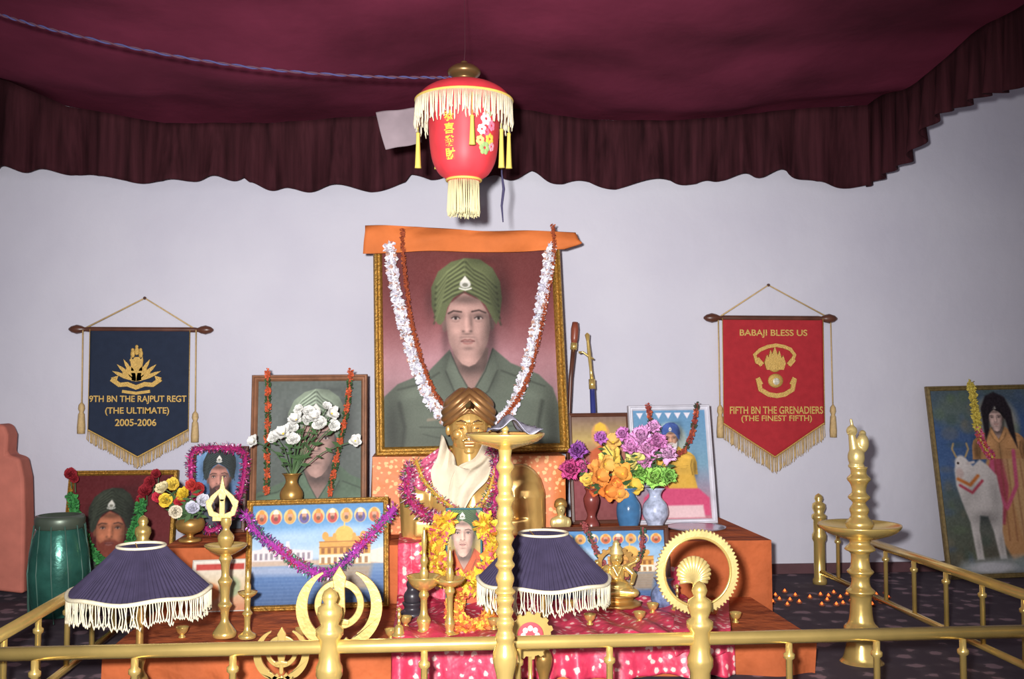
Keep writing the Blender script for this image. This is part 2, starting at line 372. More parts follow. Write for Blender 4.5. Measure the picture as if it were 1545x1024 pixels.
def fringe(pts,L,mat_,name,parent,r=.0012,jit=.15,sub=1):
    mb=MB()
    for p in pts:
        p=Vector(p);l=L*(1+random.uniform(-jit,jit));dx=random.uniform(-.003,.003);dy=random.uniform(-.003,.003)
        mb.add(tube([p,p+Vector((dx,dy,-l*.5)),p+Vector((dx*1.6,dy*1.2,-l*.85)),p+Vector((dx*.5,dy,-l))],[r,r*1.1,r*1.5,r*.7],5))
    return obj(name,mb.mesh(name,mat_),parent)
def drape(name,label,cat,rows,m,nf=4,amp=.01,thick=.003,parent=None,nu=30,nv=8,ph=0.):
    A=catmull([W(*r[0]) for r in rows],nv);B=catmull([W(*r[1]) for r in rows],nv);n=len(A)-1
    def fn(u,v):
        i=min(n,int(round(v*n)));p=A[i].lerp(B[i],u);d=amp*(.5+.5*math.sin(u*nf*2*math.pi+ph+v*2.5+.6*math.sin(v*5)))+amp*.15*math.sin(u*nf*5.3+v*7)
        return p+Vector((0,-abs(d)-.001,amp*.3*math.sin(u*9+v*5)))
    me=one(grid(fn,nu,n),name,m)
    o=obj(name,me,parent) if parent else tag(obj(name,me),label,cat)
    return solid(o,thick)
def petal_grid(r,w,cup,curl,ruf=0,n=5):
    def fn(u,v):
        a=(u-.5)*2;ww=w*math.sin(math.pi*min(1,v*.72+.14));z=v*r*math.cos(cup)+ (a*a)*r*.16; y=v*r*math.sin(cup)-curl*v*v*r+ruf*r*math.sin(u*14+v*5)*v
        return (a*ww,y,z)
    return grid(fn,n,n)
BC={}
def blossom(col,kind):
    k=(col,kind)
    if k in BC:return BC[k]
    mb=MB();rs={'rose':[(.45,.55,3,.15),(.65,.75,4,.45),(.85,.85,5,.8),(1.,.9,6,1.2)],'open':[(.9,.7,5,.8),(1.05,.66,5,1.2)],'carn':[(.55,.6,6,.25),(.8,.6,7,.6),(1.,.55,8,1.0),(1.05,.55,8,1.45)]}[kind]
    for li,(r,w,n,cup) in enumerate(rs):
        for i in range(n):
            a=2*math.pi*i/n+li*.5+random.uniform(-.25,.25);f=.9+.14*(li/len(rs))+random.uniform(-.06,.06)
            mb.add(petal_grid(r*random.uniform(.88,1.1),w*.62,cup+random.uniform(-.12,.12),.22 if kind!='open' else .1,.13 if kind=='carn' else .03),tuple(min(255,c*f) for c in col),M=Matrix.Rotation(a,4,'Z'))
    mb.add(ellip((0,0,.12),(.12,.12,.12),8,6),(220,190,60) if kind=='open' else tuple(c*.85 for c in col))
    me=mb.mesh('blossom',PETAL);BC[k]=me;return me
def flower(px,py,Y,rpx,col,kind,mouth,name,label,group,leaf=True,sc=1.3):
    p=W(px,py,Y);r=rpx*U(px,Y)*sc;e=thing(name,label,'artificial flower',p,group=group)
    dr=Vector((random.uniform(-.6,.6),-1,random.uniform(-.1,.7)))+(p-mouth)*1.8;q=dr.to_track_quat('Z','Y').to_euler()
    obj('blossom',blossom(col,kind),e,(0,0,0),q,r)
    m=mouth-p;mb=MB();mid=m*.5+Vector((random.uniform(-.01,.01),0.01,.02));mb.add(tube(catmull([Vector((0,.01,0)),mid,m+Vector((0,0,-.02))],5),.0022,5))
    if leaf:
        for t in(.2,.35,.5,.7):
            c=m*t;a=random.uniform(-.9,.9);l=random.uniform(.03,.055);d=Vector((math.sin(a*3),random.uniform(-.8,.1),random.uniform(-.2,.7))).normalized();s=d.orthogonal().normalized()
            mb.add(([c,c+d*l*.5+s*l*.22,c+d*l,c+d*l*.5-s*l*.22],[(0,1,2,3)]))
    obj('stem',mb.mesh('stem',GREEN,False),e);return e
def prof(cx,Y,pts,z0):
    u=U(cx,Y);return [(r*u,max(0,W(cx,py,Y).z-z0)) for r,py in pts]
def rev(name,cx,Y,z0,pts,m,parent,k=3,seg=28,zadd=0):
    pr=prof(cx,Y,pts,z0);pr=smoothprof(pr,k) if k>1 else pr
    o=obj(name,one(lathe(pr,seg),name,m),parent);return o
# ================================================================ ROOM
def struct(o): o['kind']='structure';return o
def wallmat():
    m,nt,b=_base('painted_plaster');tc=nt.nodes.new('ShaderNodeTexCoord');n=nt.nodes.new('ShaderNodeTexNoise');n.inputs['Scale'].default_value=.9;n.inputs['Detail'].default_value=6
    r=nt.nodes.new('ShaderNodeValToRGB');r.color_ramp.elements[0].position=.35;r.color_ramp.elements[1].position=.68
    r.color_ramp.elements[0].color=lin((196,195,210))+[1];r.color_ramp.elements[1].color=lin((213,213,224))+[1]
    nt.links.new(tc.outputs['Object'],n.inputs['Vector']);nt.links.new(n.outputs['Fac'],r.inputs['Fac']);nt.links.new(r.outputs['Color'],b.inputs['Base Color']);b.inputs['Roughness'].default_value=.85
    _bump(nt,b,9,.25,.02);return m
WM=wallmat()
wb=struct(obj('wall_back',one(box(-4,4.2,5,5.1,0,3.2),'wall',WM,False)))
struct(obj('wall_right',one(box(4.1,4.2,1,5,0,3.2),'wall',WM,False)))
struct(obj('wall_left',one(box(-4.,-3.9,1,5,0,3.2),'wall',WM,False)))
struct(obj('ceiling',one(box(-4,4.2,-1,5.1,3.2,3.3),'ceiling',WM,False)))
CARP=brocade('patterned_carpet',(70,58,68),(138,112,122),11,.66,.95,(54,40,54))
struct(obj('floor',one(box(-4,4.2,-1,5.1,-.1,0),'floor',CARP,False)))
struct(obj('baseboard_back',one(box(-4,4.2,4.985,5,0,.05),'bb',mat('maroon_skirting',(80,45,50),.6),False)))
# ================================================================ CANOPY
VEL=mat('burgundy_velvet',(94,26,48),rough=.9,bump=.3,bs=2.5,var=.45,vs=1.4,dist=.06,spec=.1)
VELD=mat('dark_maroon_velvet',(44,12,18),rough=.9,bump=.15,bs=8,var=.55,vs=3,dist=.03,spec=.1,stretch=(9,9,.5))  # vertical colour streaks paint the shading of gathered folds into the velvet
YV=4.85
ex=[-700,-300,0,100,250,400,570,690,770,880,1000,1100,1200,1280,1340]
ey=[120,70,118,160,187,186,175,158,163,180,183,176,165,160,158]
XR=W(1312,272,YV).x
def edge_z(x):
    px=PX(x,YV,2.2);return px,W(px,float(np.interp(px,ex,ey)),YV).z
def cano(u,v):
    x=-3.3+(XR+3.3)*u;y=YV-(YV-.2)*v
    px,z=edge_z(x);b=math.sin(min(1,v*1.6)*math.pi*.5)
    zz=z*(1-b)+2.42*b
    zz+= -.035*math.exp(-((v-.12)/.08)**2)*min(1,v*20) +(.02*math.sin(x*4+3*v)*math.exp(-v*3)+.016*math.sin(y*6+x*1.5)+.009*math.sin(x*11+y*3)*math.exp(-v*4)+.004*math.sin(y*15+math.sin(x*3)*2))*min(1,v*15)
    return (x,y,zz)
can=thing('cloth_canopy','burgundy velvet canopy stretched overhead with a dark pleated valance','canopy')
obj('canopy_sheet',one(grid(cano,130,110),'sheet',VEL),can)
bx=[-700,0,60,110,150,190,215,250,290,370,378,440,500,560,612,620,650,690,760,800,850,890,930,980,1010,1050,1090,1150,1185,1230,1270,1312]
by=[262,255,260,258,268,270,274,278,272,270,279,286,284,285,277,267,270,262,272,262,276,274,281,276,272,278,268,266,258,276,278,279]
def val(u,v):
    x=-3.3+(XR+3.31)*u;px,z=edge_z(x)
    saw=-2.6*math.sin(px/11.6+math.sin(px/60.)*2)
    zb=W(px,float(np.interp(px,bx,by))+saw,YV).z
    ph=px/36.+1.4*math.sin(px/83.);en=min(1,(1-u)*60)
    y=YV-.005-(.030*math.sin(ph)*(.15+v)+.022*math.sin(px/11.6+math.sin(px/60.)*2)*(.25+v))*en
    return (x,y,z+(zb-z)*v)
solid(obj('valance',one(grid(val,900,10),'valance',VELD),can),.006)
sx_=[1300,1312,1330,1345,1360,1375,1390,1415,1440,1480,1520,1700,3000];sy_=[279,279,272,262,250,236,212,180,163,150,136,80,-400]
def val2(u,v):
    y=YV+.03-2.6*u;zt=cano(1,min(1,max(0,(YV-y)/(YV-.2))))[2]+.004
    px=PX(XR,y,1.95);zb=W(px,float(np.interp(px,sx_,sy_))+3.5*math.sin(px/12.),y).z;zb=min(zb,zt-.08)
    x=XR-.004+(.026*math.sin(y/.13*2*math.pi)+.01*math.sin(y*60))*v*min(1,u*14)
    return (x,y,zt+(zb-zt)*v)
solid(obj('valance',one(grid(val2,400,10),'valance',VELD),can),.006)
# ================================================================ RAILINGS
ZR=.285;XL=-1.125;XRR=1.91;YF=2.6
def post(par,x,y,big=True,top=.44):
    s=1.
    P=[(.034*s,0),(.034*s,.02),(.027*s,.03),(.027*s,.2),(.034*s,.215),(.034*s,.235),(.027*s,.25),(.027*s,ZR+.02),(.035*s,ZR+.03),(.035*s,ZR+.045),(.022*s,ZR+.055),(.032*s,ZR+.08),(.030*s,ZR+.1),(.015*s,ZR+.11),(.021*s,ZR+.125),(.016*s,ZR+.14),(.002,ZR+.15)]
    obj('post',one(lathe(P,28),'post',BRASS),par,(x,y,0))
def balus(par,x,y,lo=.06):
    P=[(.009,lo),(.009,ZR-.06),(.015,ZR-.055),(.015,ZR-.045),(.009,ZR-.04),(.009,ZR)]
    obj('baluster',one(lathe(P,14),'baluster',BRASS),par,(x,y,0))
rf=thing('brass_railing','low polished brass railing with round posts across the altar front','railing')
obj('handrail',one(tube([(XL,YF,ZR),(0,YF,ZR),(XRR,YF,ZR)],.0175,20),'hr',BRASS),rf)
obj('bottom_rail',one(tube([(XL,YF,.06),(XRR,YF,.06)],.012,16),'br',BRASS),rf)
x0=W(497,985,YF).x;x1=W(1056,960,YF).x;dx=(x1-x0)/4
for i in range(-3,9):
    x=x0+i*dx
    if i in(0,4): post(rf,x,YF)
    elif XL+.05<x<XRR-.05: balus(rf,x,YF)
post(rf,XRR,YF)
rl=thing('brass_railing','low polished brass side railing beside the green drum','railing')
obj('handrail',one(tube([(XL,YF+.03,ZR),(XL,4.12,ZR)],.0175,20),'hr',BRASS),rl)
obj('bottom_rail',one(tube([(XL,YF+.03,.06),(XL,4.12,.06)],.012,16),'br',BRASS),rl)
for y in np.arange(YF+.22,4.1,.24): balus(rl,XL,y)
post(rl,XL,4.14)
rr=thing('brass_railing','low polished brass side railing beside the small oil lights','railing')
obj('handrail',one(tube([(XRR,YF+.03,ZR),(XRR,4.7,ZR)],.0175,20),'hr',BRASS),rr)
obj('bottom_rail',one(tube([(XRR,YF+.03,.06),(XRR,4.7,.06)],.012,16),'br',BRASS),rr)
for y in np.arange(YF+.22,4.6,.24): balus(rr,XRR,y)
post(rr,XRR,4.72)
# ================================================================ ALTAR
SAF=brocade('saffron_brocade',(205,108,44),(230,176,108),40,.66,.55,bump=.2,bs=9)
ORG=mat('orange_cloth',(180,86,42),rough=.8,bump=.8,bs=6,var=.25,vs=5,dist=.05,spec=.2)
PNK=brocade('pink_brocade',(226,66,96),(248,196,188),34,.64,.45,(206,44,78),bump=.6,bs=7)
def cloth_box(x0,x1,y0,y1,z0,z1,m,name,label):
    per=[(x0,y1),(x0,y0),(x1,y0),(x1,y1)];seg=[]
    for a in range(3):
        p,q=per[a],per[a+1];n=max(4,int(math.hypot(q[0]-p[0],q[1]-p[1])/.015))
        nx,ny=(q[1]-p[1]),-(q[0]-p[0]);l=math.hypot(nx,ny);nx/=l;ny/=l
        for i in range(n+(a==2)): 
            t=i/n;seg.append((p[0]+(q[0]-p[0])*t,p[1]+(q[1]-p[1])*t,nx,ny))
    c=len(seg);v=[];f=[];nz=6
    for k in range(nz+1):
        z=z1-(z1-z0)*k/nz
        for i,(x,y,nx,ny) in enumerate(seg):
            d=.012*math.sin(i*.45+math.sin(i*.09)*2)*k/nz+.016*math.sin(i*.17+1)*k/nz+.002
            v.append((x+nx*d,y+ny*d,z))
    for k in range(nz):
        for i in range(c-1): f.append((k*c+i,(k+1)*c+i,(k+1)*c+i+1,k*c+i+1))
    f.append(tuple(range(c)))
    me=one((v,f),name,m);o=tag(obj(name,me),label,'altar step');angle_smooth(o,50);return o
ZA=.655;ZB=.33;ZC=.11
xa0=W(562,700,4.26).x;xa1=W(852,700,4.26).x
cloth_box(xa0,xa1,4.26,4.75,ZB,ZA,SAF,'draped_pedestal','saffron brocade draped pedestal beneath the large portrait')
cloth_box(-1.0,1.40,3.96,4.76,0,ZB,ORG,'draped_table','orange cloth covered altar table against the wall')
cloth_box(-1.0,1.30,3.25,3.93,0,ZC,ORG,'draped_platform','low orange cloth covered altar step')
px0=W(592,960,3.3).x;px1=W(1098,960,3.3).x
path=[(4.2,ZB+.006),(4.0,ZB+.006),(3.945,ZB+.004),(3.938,ZB-.03),(3.935,ZC+.05),(3.92,ZC+.008),(3.8,ZC+.007),(3.5,ZC+.007),(3.26,ZC+.006),(3.232,ZC-.01),(3.225,.01)]
def pc(u,v):
    t=v*(len(path)-1);i=min(len(path)-2,int(t));a=t-i;y=path[i][0]*(1-a)+path[i+1][0]*a;z=path[i][1]*(1-a)+path[i+1][1]*a
    xr=px1-.45 if v<.35 else px1
    x=px0+(xr-px0)*u;fr=max(0,(v-.82)/.18);tp=1 if .5<v<.85 else .3
    return (x,y-.006*abs(math.sin(u*40))-.022*fr*(1+math.sin(u*48+math.sin(u*13)*2)),z+tp*.012*(1+math.sin(u*17+v*26))*.8+tp*.007*(1+math.sin(u*50-v*34+math.sin(u*9)*2)))
solid(tag(obj('pink_altar_cloth',one(grid(pc,200,110),'c',PNK)),'crimson pink brocade cloth spread over the altar steps','cloth'),.003)
# ================================================================ LARGE PORTRAIT
p=Paint(583,378,846,668,300,(120,50,55))
p.grad([(378,(104,50,48)),(430,(110,52,52)),(490,(140,82,84)),(540,(172,126,132)),(590,(162,124,130)),(668,(86,78,80))]);p.noise(6,6);p.ell(600,440,50,80,(90,42,43),60,a=.4);p.ell(820,450,40,90,(95,44,45),60,a=.4)
p.blur(6);soldier(p);p.blur(1);p.noise(6,2)
picture('framed_portrait','large gilt framed painting of a green turbaned soldier on the pedestal',[(574,366),(851,364),(860,668),(565,684)],4.36,4.5,14,GOLDF,p,ZA,.045,.06)
OC=mat('saffron_cloth',(208,108,48),rough=.75,bump=.35,bs=12,var=.15,vs=6,dist=.02,spec=.2)
drape('saffron_scarf','saffron cloth folded over the top of the large portrait frame','cloth',[((551,341,4.42),(868,352,4.48)),((551,352,4.40),(872,360,4.46)),((549,366,4.40),(876,368,4.46)),((548,382,4.41),(852,378,4.47))],OC,3,.016,nu=60)
wo=pick((235,235,240),(222,222,238),(242,242,245),(200,192,204),(228,228,238),(196,150,130))
garland('flower_garland','white flower garland draped down the large portrait',[W(588,368,4.40),W(594,420,4.385),W(606,480,4.37),W(625,545,4.35),W(648,600,4.32),W(672,632,4.3),W(705,650,4.28),W(745,640,4.3),W(768,620,4.33),W(790,570,4.37),W(808,500,4.405),W(820,440,4.43),W(832,370,4.45)],.032,wo,.008,11,.022)
bo=pick((150,65,35),(180,85,40),(120,50,30),(165,75,40))
garland('marigold_garland','rust marigold garland hanging inside the large frame',[W(607,347,4.37),W(608,375,4.38),W(612,420,4.38),W(620,480,4.36),W(634,535,4.34),W(655,590,4.31),W(690,640,4.27)],.0135,bo,.008,8,.012)
garland('marigold_garland','rust marigold garland hanging inside the large frame',[W(834,340,4.42),W(836,372,4.43),W(832,410,4.44),W(824,450,4.42),W(815,500,4.39),W(800,560,4.36),W(782,600,4.32),W(745,650,4.27)],.0135,bo,.008,8,.012)
# ================================================================ MEDIUM PORTRAIT
p=Paint(392,577,548,785,160,(100,110,95));p.grad([(577,(84,94,88)),(640,(94,102,98)),(785,(62,72,64))]);p.T(.8,(710,500),(480,676));soldier(p,(122,138,116),(168,128,116),(72,94,72));p.desat(.85);p.noise(8,4)
picture('framed_portrait','wood framed picture of a green turbaned soldier on the altar table',[(383,567),(558,564),(553,795),(376,797)],4.4,4.48,10,WOODF,p,ZB,.035)
og=bands(15,(200,85,48),(48,80,42))
garland('marigold_garland','orange and green marigold garland on the wood framed portrait',[W(404,560,4.38),W(404,620,4.36),W(403,690,4.35),W(402,745,4.34)],.016,og,.007,10,.014,group='frame side garlands')
garland('marigold_garland','orange and green marigold garland on the wood framed portrait',[W(529,560,4.38),W(524,610,4.36),W(510,680,4.35),W(496,748,4.33)],.016,og,.007,10,.014,group='frame side garlands')
mo=W(440,716,4.2);vs=thing('flower_vase','brass footed vase holding white artificial lilies','vase',(mo.x,4.2,ZB))
rev('vase_body',440,4.2,ZB,[(17,796),(16,790),(7,780),(9,770),(16,755),(17,742),(9,728),(11,718),(15,714)],BRASSD,vs)
for (fx,fy,fr,k) in [(448,634,11,'open'),(466,622,10,'rose'),(484,640,12,'rose'),(500,624,10,'open'),(502,642,10,'rose'),(428,655,12,'open'),(442,664,11,'rose'),(416,660,11,'rose'),(384,666,9,'open'),(536,665,9,'open'),(463,634,11,'rose'),(452,618,8,'rose'),(474,632,11,'open'),(492,614,8,'rose'),(440,646,10,'rose')]:
    flower(fx,fy,4.15+random.uniform(-.03,.03),fr,(238,238,232),k,mo,'white_lily','white artificial lily in the brass vase','white lilies in the vase')
# ================================================================ SMALL FRAMES LEFT
p=Paint(292,680,364,785,100,(90,140,190));p.grad([(680,(110,150,190)),(785,(60,90,140))]);p.T(.46,(710,500),(327,724));soldier(p,(40,50,50),(176,122,108),(60,65,75),(60,42,40));p.noise(8,3)
picture('framed_picture','small framed picture of a turbaned man on sky blue',[(285,674),(370,673),(370,795),(284,797)],4.35,4.42,7,DWOOD,p,ZB,.025)
tp=pick((190,40,120),(214,60,144),(130,30,95),(60,90,60),(230,130,194),(70,40,100),(195,50,70))
garland('tinsel_garland','magenta tinsel garland around the small sky blue picture',[W(292,760,4.3),W(288,720,4.3),W(290,684,4.31),W(310,676,4.32),W(345,676,4.32),W(368,684,4.31),W(366,730,4.28),W(350,775,4.25),W(320,800,4.22),W(300,790,4.22)],.028,tp,.0055,11,.020,TINSEL,sp=True)
p=Paint(100,718,250,880,150,(110,25,30));p.grad([(718,(84,26,30)),(800,(100,32,35)),(880,(75,28,28))]);p.T(.64,(710,500),(160,806));soldier(p,(48,54,44),(190,116,84),(60,70,60),(120,56,44));p.blur(1);p.noise(8,3)
picture('framed_portrait','gilt framed picture of a bearded turbaned man on crimson',[(93,711),(260,709),(256,890),(90,895)],4.78,4.9,8,GOLDF,p,0,.03)
garland('leaf_garland','green leaf garland hung across the crimson portrait',[W(108,748,4.7),W(114,775,4.69),W(124,805,4.68),W(140,835,4.67),W(165,852,4.66),W(188,832,4.67),W(202,800,4.68),W(210,775,4.69),W(214,755,4.7)],.028,pick((50,130,60),(64,150,70),(40,100,50)),.007,11,.018)
for (fx,fy,fr) in [(106,716,10),(112,722,7),(236,716,8),(228,728,10),(220,742,11),(214,754,8)]:
    flower(fx,fy,4.72,fr,(150,32,42),'rose',W(fx+2,fy+14,4.73),'red_rose','red artificial rose pinned to the crimson portrait','roses on the portrait frame',False)
mo=W(287,800,4.05);vs=thing('flower_vase','brass goblet vase of yellow and red roses','vase',(mo.x,4.05,ZB))
rev('vase_body',287,4.05,ZB,[(17,816),(16,812),(6,810),(6,806),(18,800),(22,790),(19,782)],BRASSD,vs,seg=24)
mo=W(287,790,4.05)
for fx,fy,fr,c in [(247,738,12,(225,212,165)),(262,732,12,(225,195,70)),(279,748,13,(230,195,45)),(250,756,12,(230,200,60)),(300,738,12,(170,40,40)),(264,772,12,(225,215,190)),(290,732,10,(190,50,45)),(305,757,12,(215,215,225)),(290,768,12,(205,205,220)),(272,758,10,(190,40,50)),(240,750,10,(190,40,60)),(316,765,9,(215,215,225))]:
    flower(fx,fy,4.0+random.uniform(-.03,.03),fr,c,'rose',mo,'artificial_rose','artificial rose in the brass goblet vase','roses in the goblet vase',sc=1.2)
# ================================================================ TEMPLE PICTURES
def temple(nx):
    p=Paint(0,0,200,140,nx,(120,170,210));p.grad([(0,(64,120,176)),(30,(88,142,190)),(66,(165,190,210)),(76,(170,190,205)),(80,(110,140,172)),(104,(66,102,155)),(140,(52,80,125))])
    p.ell(60,45,50,8,(185,205,222),12,a=.5);p.ell(150,38,40,7,(195,210,224),12,a=.5);p.blur(4)
    p.poly([(0,64),(15,62),(18,54),(22,62),(50,63),(52,52),(56,52),(58,63),(92,66),(92,80),(0,80)],(205,198,198),2)
    for i in range(11): p.poly([(4+i*8,68),(8+i*8,68),(8+i*8,77),(4+i*8,77)],(135,125,135),1)
    p.poly([(0,79),(200,79),(200,86),(0,86)],(180,158,138),2)
    g=(206,146,62);p.poly([(102,86),(102,54),(110,54),(110,47),(170,47),(170,54),(180,54),(180,86)],g,1.5);p.ell(140,44,14,12,(224,168,74),1.5);p.line([(140,34),(140,26)],2,(226,180,84));p.ell(111,46,5,6,g,1);p.ell(169,46,5,6,g,1);p.ell(125,46,3,4,g,1);p.ell(155,46,3,4,g,1)
    p.poly([(102,84),(102,72),(180,72),(180,86)],(226,208,180),1.5);p.line([(102,62),(180,62)],1.5,(150,95,40));p.line([(102,54),(180,54)],1.5,(160,105,45))
    for i in range(8): p.poly([(105+i*9.4,63),(110+i*9.4,63),(110+i*9.4,71),(105+i*9.4,71)],(140,85,36),1);p.poly([(105+i*9.4,76),(110+i*9.4,76),(110+i*9.4,85),(105+i*9.4,85)],(150,110,70),1)
    p.poly([(180,68),(200,64),(200,86),(180,84)],(215,195,180),2);p.poly([(100,87),(182,87),(176,122),(108,122)],(176,132,76),8,a=.65);p.poly([(0,87),(95,87),(95,100),(0,98)],(180,180,196),7,a=.5)
    for y_ in range(90,140,5): p.line([(0,y_),(200,y_+1)],1,(150,175,200),1.5,a=.15)
    for i in range(9):
        x=14+i*21.5;c=[(190,90,55),(180,65,62),(205,145,72),(90,80,140)][i%4];p.ell(x,17,9.5,10.5,(215,180,112),1.5);p.ell(x,19,7.5,8,c,1.5);p.ell(x,15,3.6,4.5,(190,140,112),1);p.poly([(x-4.5,13),(x-3,8),(x,6.5),(x+3,8),(x+4.5,13)],(225,215,190) if i%2 else (210,135,55),1);p.ell(x,20,3,3,(80,60,52),1.2,a=.7)
    p.noise(8,3);p.desat(.9);return p
picture('framed_picture','gilt framed picture of a golden temple beside blue water',[(373,757),(589,747),(586,903),(371,909)],3.85,3.925,9,GOLDF,temple(210),ZC,.03)
picture('framed_picture','framed picture of a golden temple and lake behind the statuette',[(822,796),(1013,792),(1013,903),(822,905)],3.86,3.92,7,DWOOD,temple(180),ZC,.025)
tg=lambda f,r:[(200,70,190),(165,50,165),(60,125,90),(125,60,160),(222,125,212),(210,50,96),(74,156,118)][int((f*14+r*2.2))%7]
garland('tinsel_garland','magenta and green tinsel garland swagged over the temple picture',[W(370,775,3.84),W(385,800,3.82),W(415,825,3.81),W(450,850,3.79),W(485,866,3.78),W(515,852,3.79),W(545,822,3.8),W(570,795,3.82),W(596,765,3.84)],.030,tg,.005,13,.020,TINSEL,sp=True)
garland('marigold_garland','thin rust and green garland on the lake picture',[W(880,790,3.84),W(892,815,3.82),W(910,850,3.8),W(935,870,3.78),W(955,865,3.78),W(968,830,3.8),W(970,795,3.82)],.014,bands(12,(150,70,70),(50,80,60)),.007,8,.012)
# ================================================================ BUST
YB=4.1;cx=712;ub=U(cx,YB);BZ=ZB+.014
def L(px,py,dy=0): return Vector(((px-cx)*ub,dy,W(cx,py,YB).z-BZ))
bust=thing('brass_bust','polished brass bust of a turbaned soldier draped with garlands','statue',(W(cx,700,YB).x,YB,BZ))
u=ub
sh=[('e',L(712,765),(78*u,.10,62*u)),('e',L(712,735),(80*u,.085,38*u)),('e',L(645,742),(36*u,.075,38*u)),('e',L(782,740),(38*u,.075,40*u)),
 ('c',L(634,750),L(630,800),31*u,24*u),('c',L(790,748),L(797,796),33*u,26*u),('c',L(709,715,.01),L(707,675,.0),29*u,25*u),('c',L(709,705,.02),L(660,728,.02),24*u,26*u),('c',L(709,705,.02),L(765,726,.02),24*u,26*u),
 ('e',L(685,752,-.05),(38*u,.06,30*u)),('e',L(738,752,-.05),(38*u,.06,30*u)),('b',(-85*u,85*u,-.08,.085,0.006,26*u))]
obj('torso',blob(sh,.0055,BUSTM,'torso',4),bust)
hc=L(707,648)
def H(x,y,dz): return hc+Vector((x*u,y,dz*u))
hd=[('e',H(0,0.01,6),(30*u,.086,40*u)),('e',H(0,-.012,-14),(24*u,.066,27*u)),('e',H(0,-.05,-31),(10*u,.022,7*u)),
 ('c',H(0,-.074,8),H(0,-.100,-7),3.2*u,4.2*u),('e',H(-4.5,-.084,-9),(3.4*u,.009,2.8*u)),('e',H(4.5,-.084,-9),(3.4*u,.009,2.8*u)),
 ('c',H(-19,-.058,11),H(-6,-.080,10),2.3*u,2.6*u),('c',H(19,-.058,11),H(6,-.080,10),2.3*u,2.6*u),
 ('e',H(-12,-.066,3),(5.5*u,.011,2.6*u)),('e',H(12,-.066,3),(5.5*u,.011,2.6*u)),('e',H(-17,-.05,-6),(8*u,.022,8*u)),('e',H(17,-.05,-6),(8*u,.022,8*u)),
 ('c',H(-7,-.076,-18),H(7,-.076,-18),2.*u,2.*u),('c',H(-6,-.076,-22.5),H(6,-.076,-22.5),2.3*u,2.3*u),('c',H(-10,-.072,-14.5),H(10,-.072,-14.5),1.6*u,1.6*u),
 ('e',H(-31,.01,0),(4*u,.014,9*u)),('e',H(31,.01,0),(4*u,.014,9*u))]
obj('head',blob(hd,.0022,BUSTM,'head',1),bust)
DP=mat('dark_paint',(78,46,26),.4)
mb=MB()
for sg in(-1,1): mb.add(ellip(H(sg*12,-.0745,3),(2.8*u,.004,1.2*u),10,8))
obj('eyes',mb.mesh('eyes',DP),bust)
mb=MB()
for sg in(-1,1): mb.add(tube([H(sg*19,-.062,12),H(sg*13,-.078,15),H(sg*6,-.088,12.5)],[.0016,.0028,.0022],8))
mb.add(tube([H(-10,-.080,-15.5),H(-5,-.091,-13.4),H(0,-.093,-13.7),H(5,-.091,-13.4),H(10,-.080,-15.5)],[.001,.0028,.002,.0028,.001],8))
obj('brows_and_moustache',mb.mesh('brow',DP),bust)
mb=MB();mb.add(tube([H(-7,-.083,-20),H(0,-.088,-20),H(7,-.083,-20)],[.001,.003,.001],8));obj('lips',mb.mesh('lips',mat('red_lip_paint',(150,70,48),.4)),bust)
def turban(rx,ry,rz,m,nr=26,ns=72,rid=.035,k=10):
    v=[];f=[]
    for i in range(nr+1):
        for j in range(ns):
            th=2*math.pi*j/ns;fr=max(0,-math.sin(th))**4;zb=-.42+.5*fr;ph=math.asin(zb)+(math.pi/2-math.asin(zb))*i/nr
            x=math.cos(ph)*math.cos(th);y=math.cos(ph)*math.sin(th);z=math.sin(ph);s=1+rid*abs(math.sin(k*(z*.9+.75*abs(x))))-.02
            if i==0:s*=.93
            v.append((x*rx*s,y*ry*s,z*rz*s))
    for i in range(nr):
        for j in range(ns):
            q=(j+1)%ns;f.append((i*ns+j,i*ns+q,(i+1)*ns+q,(i+1)*ns+j))
    return one((v,f),'turban',m)
obj('turban',turban(40*u,.115,41*u,mat('bust_turban_brass',(158,112,64),.34,.5,bump=.2,bs=60,var=.2,dist=.003),60,120,.07,13),bust,H(0,.012,22))
bd=MB();bd.add(prism([(-6,-4),(6,-4),(7,2),(0,9),(-7,2)],-.003,.003));obj('turban_badge',bd.mesh('badge',BRASSP),bust,H(0,-.116,36),scale=(u,1,u))
CRC=mat('cream_scarf',(218,204,176),.85,bump=.5,bs=14,var=.15,spec=.2,dist=.02)
drape('cream_scarf','cream silk scarf tied around the neck of the bust','scarf',[((666,655,4.0),(686,692,3.96)),((660,690,3.96),(692,705,3.94)),((650,712,3.95),(712,706,3.93)),((655,735,3.94),(716,725,3.92)),((664,756,3.94),(706,752,3.92))],CRC,1.4,.022,nu=40)
drape('cream_scarf','cream silk scarf crossing the chest of the bust','scarf',[((730,662,4.0),(745,690,4.0)),((716,692,3.96),(742,700,3.95)),((690,706,3.93),(735,722,3.93)),((678,735,3.92),(715,745,3.92)),((680,765,3.92),(700,772,3.92))],CRC,1.3,.02,nu=40,ph=1.5)
PKC=brocade('magenta_silver_shawl',(184,72,108),(228,206,212),60,.68,.6)
drape('magenta_shawl','magenta and silver shawl over the shoulder of the bust','shawl',[((668,672,4.0),(680,680,3.99)),((640,692,3.99),(666,705,3.96)),((618,704,3.99),(650,725,3.95)),((612,725,3.98),(640,742,3.95))],PKC,2,.012)
drape('orange_shawl','orange cloth over the shoulder of the bust','shawl',[((730,650,4.04),(740,652,4.06)),((735,685,4.0),(752,690,4.01)),((740,715,3.96),(756,712,3.98)),((738,760,3.95),(750,765,3.96))],OC,2,.01)
tb=pick((200,50,122),(160,40,95),(224,125,180),(100,40,115),(205,70,70),(75,120,66),(235,200,210))
